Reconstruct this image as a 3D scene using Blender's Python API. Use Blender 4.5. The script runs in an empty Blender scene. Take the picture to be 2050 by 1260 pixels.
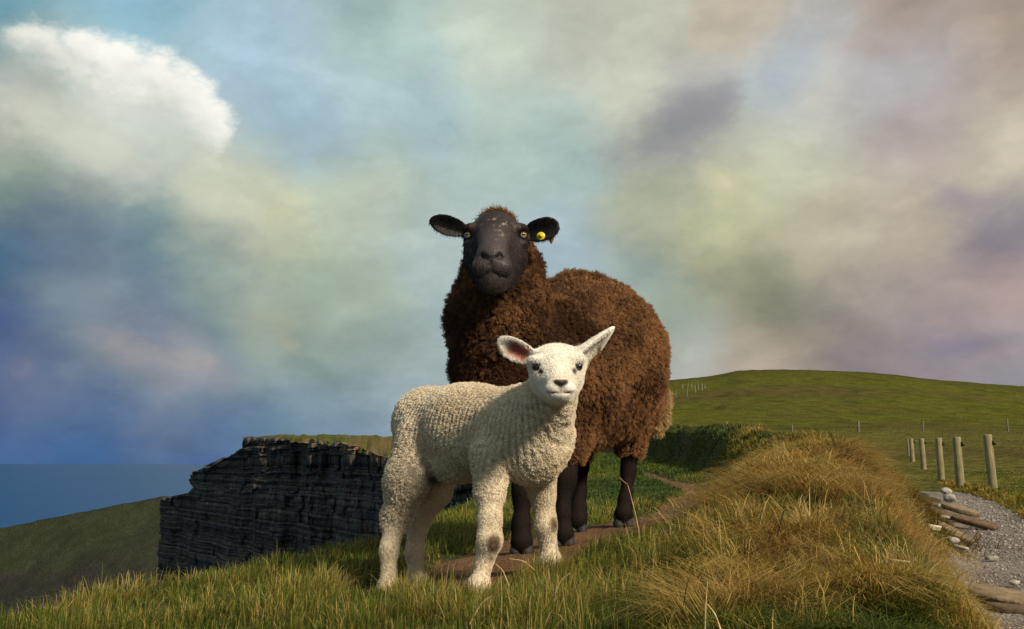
import bpy, math, random
import numpy as np
from mathutils import Vector, Matrix, kdtree

random.seed(7)
RNG = np.random.default_rng(7)
SC = bpy.context.scene
COL = SC.collection

# ------------------------------------------------------------------ camera
F = 2100.0                      # focal length in photo pixels (2050 wide)
EYE = np.array([0.0, 0.0, 0.30])
PITCH = math.atan(295 / F)
cam_d = bpy.data.cameras.new('camera')
cam_d.sensor_width = 36.0
cam_d.lens = 36.0 * F / 2050
cam_d.clip_start = 0.05
cam_d.clip_end = 120000
cam = bpy.data.objects.new('camera', cam_d)
COL.objects.link(cam)
cam.location = EYE
cam.rotation_euler = (math.pi / 2 + PITCH, 0, 0)
SC.camera = cam


def W(px, py, d):
    """world point seen at photo pixel (px, py), d metres ahead"""
    u = (px - 1025) / F
    v = (630 - py) / F
    r = np.array([u, math.cos(PITCH) - v * math.sin(PITCH), math.sin(PITCH) + v * math.cos(PITCH)])
    return EYE + r * (d / r[1])


def lin(r, g, b):
    f = lambda c: (c / 255 / 12.92) if c / 255 <= 0.04045 else ((c / 255 + 0.055) / 1.055) ** 2.4
    return (f(r), f(g), f(b))


# ------------------------------------------------------------------ sky and sun
SUN = Vector((0.56, -0.60, 0.56)).normalized()
SUN_ELEV = math.asin(SUN.z)
SUN_AZ = math.atan2(SUN.x, SUN.y)


def build_world():
    w = bpy.data.worlds.new('World')
    SC.world = w
    w.use_nodes = True
    nt = w.node_tree
    N, L = nt.nodes, nt.links
    N.clear()

    def node(t, **k):
        n = N.new(t)
        for a, b in k.items():
            setattr(n, a, b)
        return n

    def math_(op, a, b=None, c=None):
        n = node('ShaderNodeMath', operation=op)
        for i, x in enumerate((a, b, c)):
            if x is None:
                continue
            if isinstance(x, (int, float)):
                n.inputs[i].default_value = x
            else:
                L.new(x, n.inputs[i])
        return n.outputs[0]

    def vmath(op, a, b=None, s=None, out=0):
        n = node('ShaderNodeVectorMath', operation=op)
        for i, x in enumerate((a, b)):
            if x is None:
                continue
            if isinstance(x, tuple):
                n.inputs[i].default_value = x
            else:
                L.new(x, n.inputs[i])
        if s is not None:
            if isinstance(s, (int, float)):
                n.inputs['Scale'].default_value = s
            else:
                L.new(s, n.inputs['Scale'])
        return n.outputs[out]

    def ramp(x, a, b, lo=0.0, hi=1.0):
        n = node('ShaderNodeMapRange', interpolation_type='SMOOTHSTEP')
        L.new(x, n.inputs[0])
        n.inputs[1].default_value, n.inputs[2].default_value = a, b
        n.inputs[3].default_value, n.inputs[4].default_value = lo, hi
        return n.outputs[0]

    def mix(f, a, b):
        n = node('ShaderNodeMix', data_type='RGBA')
        if isinstance(f, (int, float)):
            n.inputs[0].default_value = f
        else:
            L.new(f, n.inputs[0])
        for i, x in ((6, a), (7, b)):
            if isinstance(x, tuple):
                n.inputs[i].default_value = (*x, 1)
            else:
                L.new(x, n.inputs[i])
        return n.outputs[2]

    def noise(vec, scale, detail=5, rough=0.55, out=0):
        n = node('ShaderNodeTexNoise')
        L.new(vec, n.inputs['Vector'])
        n.inputs['Scale'].default_value = scale
        n.inputs['Detail'].default_value = detail
        n.inputs['Roughness'].default_value = rough
        return n.outputs[out]

    tc = node('ShaderNodeTexCoord')
    d = vmath('NORMALIZE', tc.outputs['Generated'])
    sep = node('ShaderNodeSeparateXYZ')
    L.new(d, sep.inputs[0])
    az = math_('ARCTAN2', sep.outputs[0], sep.outputs[1])
    el = math_('ARCSINE', sep.outputs[2])
    cmb = node('ShaderNodeCombineXYZ')
    L.new(az, cmb.inputs[0])
    L.new(el, cmb.inputs[1])
    ae = cmb.outputs[0]
    # stretched cloud space
    st = vmath('MULTIPLY', d, (1.0, 1.0, 1.7))
    wa = vmath('SCALE', vmath('SUBTRACT', noise(st, 4.0, 6, 0.58, 1), (0.5, 0.5, 0.5)), s=0.085)
    wb = vmath('SCALE', vmath('SUBTRACT', noise(st, 13.0, 6, 0.6, 1), (0.5, 0.5, 0.5)), s=0.05)
    p = vmath('ADD', ae, vmath('ADD', wa, wb))
    p = vmath('MULTIPLY', p, (1, 1, 0))

    def AE(px, py):
        r = W(px, py, 1.0) - EYE
        r /= np.linalg.norm(r)
        return (math.atan2(r[0], r[1]), math.asin(r[2]), 0.0)

    # colours solved so that the blend passes through every control point
    pos = np.array([AE(px, py)[:2] for px, py, c in SKY_CTRL])
    tgt = np.array([lin(*c) for px, py, c in SKY_CTRL])
    A = (((pos[:, None] - pos[None]) ** 2).sum(-1) + 0.0024) ** -2.2
    A /= A.sum(1, keepdims=True)
    sol = np.linalg.solve(A + np.eye(len(A)) * .12, tgt * 1.12)
    sol = np.clip(sol, tgt * .42, tgt * 1.35)
    ctrl = [(c[0], c[1], tuple(q)) for c, q in zip(SKY_CTRL, sol)]
    acc = None
    wsum = None
    for px, py, c in ctrl:
        dist = vmath('DISTANCE', p, AE(px, py), out=1)
        q = math_('MULTIPLY_ADD', dist, dist, 0.0024)
        wgt = math_('POWER', q, -2.2)
        term = vmath('SCALE', tuple(float(q) for q in c), s=wgt)
        acc = term if acc is None else vmath('ADD', acc, term)
        wsum = wgt if wsum is None else math_('ADD', wsum, wgt)
    col = vmath('SCALE', acc, s=math_('DIVIDE', 1.0, wsum))
    # cloud texture on top of the broad colours
    n1 = noise(st, 7.0, 8, 0.6)
    n2 = noise(vmath('ADD', st, wa), 18.0, 7, 0.62)
    tex = math_('ADD', math_('MULTIPLY', math_('SUBTRACT', n1, 0.5), 0.62), math_('MULTIPLY', math_('SUBTRACT', n2, 0.5), 0.34))
    col = vmath('SCALE', col, s=math_('ADD', 1.0, tex))
    # billows: lit crests and grey undersides with broken edges
    n6 = noise(vmath('ADD', st, vmath('SCALE', wa, s=1.6)), 5.5, 10, 0.56)
    col = mix(ramp(n6, 0.52, 0.64, 0, 0.50), col, vmath('MULTIPLY', col, (1.26, 1.26, 1.24)))
    col = mix(ramp(n6, 0.47, 0.33, 0, 0.60), col, vmath('MULTIPLY', col, (0.70, 0.75, 0.78)))
    # bright and dark cloud bodies: soft ellipses whose rims are broken up by noise
    n3 = noise(st, 9.0, 9, 0.62)
    n4 = noise(st, 30.0, 6, 0.6)
    brk = math_('ADD', math_('MULTIPLY', math_('SUBTRACT', n3, 0.5), 1.0), math_('MULTIPLY', math_('SUBTRACT', n4, 0.5), 0.35))
    for px, py, rx, ry, rot, c, s0, s1, k in SKY_BODIES:
        a = AE(px, py)
        mp = node('ShaderNodeMapping', vector_type='TEXTURE')
        L.new(ae, mp.inputs[0])
        mp.inputs['Location'].default_value = a
        mp.inputs['Rotation'].default_value = (0, 0, math.radians(rot))
        mp.inputs['Scale'].default_value = (rx / F, ry / F, 1)
        ln = vmath('LENGTH', mp.outputs[0], out=1)
        f = math_('ADD', math_('SUBTRACT', 1.0, ln), math_('MULTIPLY', brk, 2.3))
        m = ramp(f, s0, s1, 0.0, k)
        body = vmath('SCALE', tuple(lin(*c)), s=math_('ADD', 1.0, math_('MULTIPLY', brk, 0.55)))
        col = mix(m, col, body)
    # the sunlit cumulus: union of lobes, crisp towards the sun, thinning away underneath
    n5 = noise(st, 22.0, 9, 0.60)
    wv = vmath('SCALE', vmath('SUBTRACT', noise(st, 16.0, 7, 0.6, 1), (0.5, 0.5, 0.5)), s=0.055)
    aw = vmath('MULTIPLY', vmath('ADD', ae, wv), (1, 1, 0))
    lob = None
    for px, py, r in CUMULUS:
        q = math_('MULTIPLY_ADD', vmath('DISTANCE', aw, AE(px, py), out=1), -F / r, 1.0)
        lob = q if lob is None else math_('SMOOTH_MAX', lob, q, 0.25)
    lob = math_('ADD', lob, math_('MULTIPLY', math_('SUBTRACT', n5, 0.5), 1.5))
    mp = node('ShaderNodeMapping', vector_type='TEXTURE')
    L.new(aw, mp.inputs[0])
    mp.inputs['Location'].default_value = AE(270, 170)
    mp.inputs['Rotation'].default_value = (0, 0, math.radians(-27))
    mp.inputs['Scale'].default_value = (100 / F, 100 / F, 1)
    sp = node('ShaderNodeSeparateXYZ')
    L.new(mp.outputs[0], sp.inputs[0])
    vv = math_('ADD', sp.outputs[1], math_('MULTIPLY', math_('SUBTRACT', n3, 0.5), 1.6))
    m = math_('MULTIPLY', ramp(lob, -0.10, 0.55), ramp(vv, -1.0, -0.1))
    cc = mix(ramp(vv, -0.8, 0.5), lin(206, 209, 198), lin(250, 249, 240))
    cc = vmath('SCALE', cc, s=math_('ADD', 1.0, math_('MULTIPLY', math_('SUBTRACT', n5, 0.5), 0.45)))
    col = mix(m, col, cc)
    sky = node('ShaderNodeTexSky', sky_type='NISHITA')
    sky.sun_disc = False
    sky.sun_elevation = SUN_ELEV
    sky.sun_rotation = SUN_AZ
    sky.air_density = 1.2
    b1 = node('ShaderNodeBackground')
    L.new(sky.outputs[0], b1.inputs[0])
    b1.inputs[1].default_value = 0.08
    b2 = node('ShaderNodeBackground')
    L.new(col, b2.inputs[0])
    b2.inputs[1].default_value = 1.0
    ms = node('ShaderNodeMixShader')
    ms.inputs[0].default_value = 0.98
    L.new(b1.outputs[0], ms.inputs[1])
    L.new(b2.outputs[0], ms.inputs[2])
    out = node('ShaderNodeOutputWorld')
    L.new(ms.outputs[0], out.inputs[0])
    w.cycles.sampling_method = 'MANUAL'
    w.cycles.sample_map_resolution = 512


SKY_CTRL = [
    (0, 0, (112, 158, 172)), (250, 20, (146, 188, 204)), (500, 90, (166, 192, 208)), (760, 60, (172, 196, 192)),
    (600, 240, (160, 187, 200)), (820, 230, (166, 190, 194)), (320, 310, (196, 202, 192)), (110, 290, (184, 194, 178)),
    (30, 230, (196, 198, 182)), (20, 320, (150, 166, 152)), (190, 330, (204, 206, 188)),
    (40, 420, (84, 114, 136)), (-20, 500, (50, 108, 136)), (150, 480, (92, 118, 140)), (300, 440, (112, 144, 146)), (160, 400, (120, 144, 146)),
    (430, 400, (206, 208, 186)), (560, 440, (200, 203, 174)), (480, 470, (172, 184, 168)), (480, 565, (142, 162, 154)), (720, 400, (182, 194, 176)), (440, 510, (128, 158, 150)), (300, 500, (92, 126, 140)),
    (620, 560, (160, 176, 158)), (740, 610, (165, 179, 162)), (540, 630, (160, 170, 154)), (110, 600, (116, 130, 146)), (190, 580, (120, 134, 146)),
    (10, 660, (44, 96, 136)), (100, 680, (54, 108, 138)), (380, 720, (150, 148, 154)), (260, 680, (138, 144, 148)), (70, 760, (116, 124, 148)),
    (220, 830, (66, 104, 143)), (20, 830, (56, 98, 138)), (20, 905, (60, 102, 146)), (180, 925, (56, 99, 146)), (420, 925, (62, 98, 148)), (420, 850, (94, 120, 150)), (600, 790, (124, 147, 160)),
    (440, 650, (118, 144, 150)), (300, 640, (100, 126, 146)), (600, 690, (140, 156, 148)), (800, 720, (160, 176, 178)),
    (860, 540, (174, 190, 188)), (700, 860, (116, 140, 160)), (560, 900, (90, 126, 156)),
    (1000, 80, (192, 202, 186)), (1000, 280, (178, 196, 188)), (1200, 40, (188, 190, 174)), (1480, 40, (184, 174, 158)),
    (1780, 40, (168, 154, 144)), (2040, 60, (168, 152, 140)), (1560, 140, (176, 186, 192)), (1240, 190, (190, 192, 176)),
    (1380, 240, (158, 158, 156)), (1150, 320, (164, 186, 182)), (1280, 400, (180, 184, 160)), (1450, 390, (198, 196, 158)),
    (1650, 210, (204, 202, 190)), (1560, 300, (196, 198, 172)), (1620, 460, (184, 178, 152)), (1820, 250, (180, 168, 164)), (2010, 330, (200, 190, 172)),
    (1990, 460, (144, 136, 145)), (1860, 430, (190, 178, 160)), (1720, 540, (172, 162, 148)), (1480, 560, (154, 154, 126)),
    (1540, 630, (132, 138, 120)), (1360, 640, (150, 162, 146)), (1880, 560, (166, 152, 146)), (1900, 660, (146, 136, 142)), (1700, 640, (148, 138, 132)),
    (1540, 700, (176, 162, 146)), (1380, 720, (168, 172, 166)), (1150, 480, (166, 187, 196)), (1720, 710, (140, 130, 132)), (2040, 740, (142, 136, 146)),
    (2020, 560, (166, 148, 144)), (1250, 560, (164, 180, 172)), (1780, 150, (178, 176, 178)),
]
SKY_BODIES = [
    # px, py, rx, ry, rot, colour, edge0, edge1, strength
    (1340, 260, 190, 70, 22, (138, 138, 143), 0.0, 1.1, 0.8),
    (1440, 200, 80, 60, 40, (144, 142, 147), 0.0, 1.0, 0.6),
    (1450, 365, 75, 34, -34, (222, 214, 178), 0.0, 1.2, 0.7),
    (2050, 440, 210, 95, -8, (139, 129, 142), 0.0, 1.2, 0.75),
    (210, 305, 300, 60, -20, (206, 208, 192), -0.1, 0.9, 0.7),
    (440, 405, 190, 50, -22, (210, 210, 186), 0.0, 0.9, 0.5),
    (1920, 400, 60, 40, -30, (146, 142, 148), 0.1, 1.1, 0.5),
    (2010, 340, 90, 36, 25, (212, 202, 180), 0.1, 0.8, 0.6),
    (1890, 640, 60, 26, -20, (186, 162, 150), 0.1, 1.2, 0.35),
    (1960, 690, 120, 36, 8, (124, 118, 140), 0.1, 0.9, 0.5),
    (565, 425, 60, 34, 30, (212, 210, 164), 0.0, 1.3, 0.4),
    (420, 728, 70, 34, -8, (176, 164, 160), 0.0, 1.1, 0.65),
    (265, 705, 140, 44, -14, (158, 152, 156), 0.0, 1.1, 0.65),
    (55, 740, 40, 44, -40, (142, 132, 152), 0.0, 1.3, 0.35),
    (560, 640, 90, 34, -12, (186, 180, 150), 0.1, 1.3, 0.4),
    (575, 685, 60, 30, -35, (182, 176, 150), 0.1, 1.3, 0.4),
    (130, 580, 120, 44, 6, (128, 142, 152), 0.0, 1.1, 0.55),
]
# lobes of the sunlit cumulus: px, py, radius
CUMULUS = [(78, 92, 56), (50, 150, 74), (112, 104, 50), (160, 110, 62), (235, 160, 84), (310, 178, 82), (365, 205, 78), (405, 236, 58), (190, 200, 70)]
build_world()

sun_d = bpy.data.lights.new('sun', 'SUN')
sun_d.energy = 5.0
sun_d.angle = math.radians(8.0)
sun_d.color = (1.0, 0.87, 0.68)
sun = bpy.data.objects.new('sun', sun_d)
COL.objects.link(sun)
sun.rotation_euler = SUN.to_track_quat('Z', 'Y').to_euler()
SC.view_settings.view_transform = 'Standard'
SC.view_settings.look = 'None'
SC.view_settings.gamma = 1
SC.view_settings.use_curve_mapping = False
SC.view_settings.exposure = 0.0
SC.cycles.max_bounces = 6
SC.cycles.diffuse_bounces = 3
SC.cycles.transparent_max_bounces = 8


# ------------------------------------------------------------------ helpers
def tag(o, label=None, cat=None, group=None, kind=None):
    if label:
        o['label'] = label
    if cat:
        o['category'] = cat
    if group:
        o['group'] = group
    if kind:
        o['kind'] = kind
    return o


def empty(name, loc=(0, 0, 0)):
    o = bpy.data.objects.new(name, None)
    o.empty_display_size = 0.05
    o.location = loc
    COL.objects.link(o)
    return o


def mesh_np(name, V, quads=None, tris=None, mat=None, parent=None, smooth=True, col=None):
    me = bpy.data.meshes.new(name)
    V = np.asarray(V, np.float32)
    loops, starts = [], []
    n = 0
    if quads is not None and len(quads):
        q = np.asarray(quads, np.int32)
        loops.append(q.ravel())
        starts.append(np.arange(len(q), dtype=np.int32) * 4)
        n = len(q) * 4
    if tris is not None and len(tris):
        t = np.asarray(tris, np.int32)
        loops.append(t.ravel())
        starts.append(np.arange(len(t), dtype=np.int32) * 3 + n)
    loops = np.concatenate(loops)
    starts = np.concatenate(starts)
    me.vertices.add(len(V))
    me.vertices.foreach_set('co', V.ravel())
    me.loops.add(len(loops))
    me.loops.foreach_set('vertex_index', loops)
    me.polygons.add(len(starts))
    me.polygons.foreach_set('loop_start', starts)
    me.update(calc_edges=True)
    me.validate()
    if smooth:
        me.polygons.foreach_set('use_smooth', np.ones(len(me.polygons), bool))
    if col is not None:
        a = me.attributes.new('Col', 'FLOAT_COLOR', 'POINT')
        c = np.ones((len(V), 4), np.float32)
        col = np.asarray(col)
        c[:, :col.shape[1]] = col
        a.data.foreach_set('color', c.ravel())
    o = bpy.data.objects.new(name, me)
    if mat:
        me.materials.append(mat)
    COL.objects.link(o)
    if parent:
        o.parent = parent
    return o


def _hash(ix, iy, iz, seed):
    h = (ix.astype(np.uint32) * np.uint32(374761393) + iy.astype(np.uint32) * np.uint32(668265263)
         + iz.astype(np.uint32) * np.uint32(2147483647) + np.uint32(seed * 144665 + 1013))
    h = (h ^ (h >> np.uint32(13))) * np.uint32(1274126177)
    h = h ^ (h >> np.uint32(16))
    return (h & np.uint32(0xFFFFFF)).astype(np.float64) / 0xFFFFFF


def vnoise(x, y, z=0.0, seed=0):
    x, y, z = np.broadcast_arrays(np.asarray(x, float), np.asarray(y, float), np.asarray(z, float))
    i, j, k = np.floor(x), np.floor(y), np.floor(z)
    fx, fy, fz = x - i, y - j, z - k
    fx, fy, fz = (f * f * (3 - 2 * f) for f in (fx, fy, fz))
    i, j, k = (a.astype(np.int64) for a in (i, j, k))
    r = 0
    for a in (0, 1):
        for b in (0, 1):
            for c in (0, 1):
                w = (fx if a else 1 - fx) * (fy if b else 1 - fy) * (fz if c else 1 - fz)
                r = r + w * _hash(i + a, j + b, k + c, seed)
    return r


def fbm(x, y, z=0.0, octv=4, seed=0, gain=0.5):
    s, a, t = 0, 1.0, 0
    f = 1.0
    for o in range(octv):
        s = s + a * vnoise(np.asarray(x) * f, np.asarray(y) * f, np.asarray(z) * f, seed + o * 17)
        t += a
        a *= gain
        f *= 2.03
    return s / t


def sstep(a, b, x):
    t = np.clip((x - a) / (b - a), 0, 1)
    return t * t * (3 - 2 * t)


def mat_basic(name, color=None, attr=None, rough=0.85, noise_scale=None, noise_amt=0.3, bump=None, spec=0.3,
              translucent=0.0, coords='Object', noise2=None, tint=None):
    """principled material: colour or 'Col' attribute, modulated by noise, optional bump (scale, strength, distance)"""
    m = bpy.data.materials.new(name)
    m.use_nodes = True
    nt = m.node_tree
    N, L = nt.nodes, nt.links
    b = N['Principled BSDF']
    b.inputs['Roughness'].default_value = rough
    b.inputs['Specular IOR Level'].default_value = spec
    if attr:
        a = N.new('ShaderNodeAttribute')
        a.attribute_name = attr
        src = a.outputs['Color']
    else:
        r = N.new('ShaderNodeRGB')
        r.outputs[0].default_value = (*color, 1)
        src = r.outputs[0]
    tc = N.new('ShaderNodeTexCoord')
    for sc, am in ((noise_scale, noise_amt), noise2 or (None, 0)):
        if not sc:
            continue
        nz = N.new('ShaderNodeTexNoise')
        nz.inputs['Scale'].default_value = sc
        nz.inputs['Detail'].default_value = 6
        nz.inputs['Roughness'].default_value = 0.65
        L.new(tc.outputs[coords], nz.inputs['Vector'])
        mr = N.new('ShaderNodeMapRange')
        mr.inputs[1].default_value, mr.inputs[2].default_value = 0.3, 0.7
        mr.inputs[3].default_value, mr.inputs[4].default_value = 1 - am, 1 + am
        L.new(nz.outputs[0], mr.inputs[0])
        vm = N.new('ShaderNodeVectorMath')
        vm.operation = 'SCALE'
        L.new(src, vm.inputs[0])
        L.new(mr.outputs[0], vm.inputs['Scale'])
        src = vm.outputs[0]
    L.new(src, b.inputs['Base Color'])
    if bump:
        nz = N.new('ShaderNodeTexNoise')
        nz.inputs['Scale'].default_value = bump[0]
        nz.inputs['Detail'].default_value = 5
        L.new(tc.outputs[coords], nz.inputs['Vector'])
        bp = N.new('ShaderNodeBump')
        bp.inputs['Strength'].default_value = bump[1]
        bp.inputs['Distance'].default_value = bump[2]
        L.new(nz.outputs[0], bp.inputs['Height'])
        L.new(bp.outputs[0], b.inputs['Normal'])
    if translucent:
        t = N.new('ShaderNodeBsdfTranslucent')
        L.new(src, t.inputs[0])
        ms = N.new('ShaderNodeMixShader')
        ms.inputs[0].default_value = translucent
        L.new(b.outputs[0], ms.inputs[1])
        L.new(t.outputs[0], ms.inputs[2])
        L.new(ms.outputs[0], N['Material Output'].inputs[0])
    return m


def grid_quads(nx, ny):
    i = np.arange(nx - 1)[:, None] * ny + np.arange(ny - 1)[None, :]
    return np.stack([i, i + ny, i + ny + 1, i + 1], -1).reshape(-1, 4)


# ------------------------------------------------------------------ near ground
# cross-section of the headland at each distance: sea edge, foot of the bank, crest of the bank, foot on the gravel side
T_Y = np.array([0.3, 1.0, 2.0, 3.0, 4.0, 5.5, 7.0, 9.0, 12, 16, 20, 30, 45])
T_XE = np.array([-1.8, -1.65, -1.26, -.74, -.37, -.20, -.10, .0, .2, .3, .4, .5, .6])
T_XL = np.array([-.2, -.1, .12, .38, .66, 1.0, 1.36, 1.80, 2.15, 2.31, 2.40, 2.68, 2.9])
T_ZL = np.array([-.04, -.02, .0, .035, .07, .09, .10, .13, .21, .32, .42, .66, .8])
T_XC = np.array([.3, .4, .72, .98, 1.22, 1.66, 2.05, 2.3, 2.43, 2.55, 2.62, 2.9, 3.2])
T_ZC = np.array([-.05, .0, .05, .16, .28, .345, .40, .52, .66, .80, .92, 1.15, 1.3])
T_XR = np.array([.8, .95, 1.17, 1.45, 1.78, 2.42, 3.08, 3.9, 5.1, 6.65, 8.0, 11.0, 16.0])
GRAVEL_Z = -.30
GRAVEL_W = 0.62
FEET = []                       # (x, y, z) of hooves, filled in below; the ground meets them


def ground(x, y, feet=True):
    x = np.asarray(x, float)
    y = np.asarray(y, float)
    f = lambda t: np.interp(y, T_Y, t)
    xe, xl, zl, xc, zc, xr = f(T_XE), f(T_XL), f(T_ZL), f(T_XC), f(T_ZC), f(T_XR)
    flat = zl + .06 * np.tanh((x - xl) / .5)
    a = np.clip((x - xl) / (xc - xl), 0, 1)
    a = .35 * sstep(0, 1, a) + .65 * (1 - (1 - a) ** 2.2)
    b = sstep(0, 1, (x - xc) / (xr - xc)) ** 1.0
    z = np.where(x < xl, flat, zl + (zc - zl) * a)
    z = np.where(x > xc, zc + (GRAVEL_Z - zc) * b, z)
    # verge and field right of the gravel
    g = x - xr - GRAVEL_W
    z = np.where(g > 0, GRAVEL_Z + .10 * sstep(0, .25, g) - .05 * sstep(.3, 1.2, g), z)
    # lumpy turf, none on the gravel
    on_gravel = (x > xr - .05) & (g < .05)
    lump = (fbm(x * 1.6, y * 1.6, 3.1, 3, 5) - .5) * .10 + (fbm(x * 6, y * 6, 1.7, 2, 9) - .5) * .035
    bankness = sstep(0, .5, x - xl) * sstep(.05, .4, xr - x)
    lump = lump * (.35 + 1.3 * bankness) + (fbm(x * 3.6, y * 3.0, 6.3, 3, 7) - .5) * .13 * bankness
    z = z + np.where(on_gravel, (fbm(x * 2, y * 2, 0, 2, 4) - .5) * .02, lump)
    # a knoll on the bank behind
    z = z + .16 * np.exp(-(((x - 2.80) / .28) ** 2 + ((y - 8.0) / .5) ** 2))
    z = z + .035 * np.exp(-(((x - 1.66) / .22) ** 2 + ((y - 5.45) / .35) ** 2))
    # worn dirt path
    z = z - .022 * path_mask(x, y)
    # the sea edge falls away
    e = np.maximum(0, xe - x + (fbm(x * .8, y * 1.5, 9.2, 3, 31) - .5) * .22)
    z = z - (.35 * e + 1.6 * e * e) * sstep(0, .4, e) - np.maximum(0, e - .6) * 2.0
    if feet and FEET:
        num, den = 0, 1e-9
        far = 0
        for fx, fy, fz, base in FEET:
            r2 = (x - fx) ** 2 + (y - fy) ** 2
            wt = 1 / (r2 + .02 ** 2) ** 1.5
            num, den = num + wt * (fz - base), den + wt
            far = np.maximum(far, np.exp(-r2 / .45 ** 2))
        z = z + num / den * np.minimum(1, far * 1.25)
    return z


PATH = np.array([(-.37, 2.68), (-.25, 2.66), (-.06, 2.75), (.12, 3.1), (.36, 3.55), (.68, 4.4), (1.06, 5.9), (1.34, 7.4), (1.5, 9.0), (1.5, 11), (1.62, 13)])
PATH_W = np.array([.05, .19, .28, .30, .36, .38, .30, .17, .13, .10, .05])


def path_mask(x, y):
    x = np.asarray(x, float)
    y = np.asarray(y, float)
    best = np.full(np.broadcast(x, y).shape, -9.0)
    for i in range(len(PATH) - 1):
        a, b = PATH[i], PATH[i + 1]
        ab = b - a
        t = np.clip(((x - a[0]) * ab[0] + (y - a[1]) * ab[1]) / (ab @ ab), 0, 1)
        dd = np.hypot(x - a[0] - t * ab[0], y - a[1] - t * ab[1])
        w = PATH_W[i] + (PATH_W[i + 1] - PATH_W[i]) * t
        best = np.maximum(best, 1 - dd / w)
    n = (fbm(x * 5, y * 5, 2.0, 3, 77) - .5) * .9
    return sstep(-.15, .35, best + n * .6)


FOOT_PX = dict(
    lamb_hind_near=(777, 1195, 2.60), lamb_hind_far=(834, 1177, 2.70), lamb_front_near=(957, 1192, 2.37), lamb_front_far=(1101, 1138, 2.54),
    ewe_front_a=(1045, 1114, 2.95), ewe_front_b=(1128, 1097, 3.0), ewe_hind_a=(1156, 1070, 3.55), ewe_hind_b=(1247, 1058, 3.55))
for k_, v_ in FOOT_PX.items():
    p_ = W(*v_)
    FEET.append((p_[0], p_[1], p_[2], float(ground(p_[0], p_[1], feet=False))))


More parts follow.
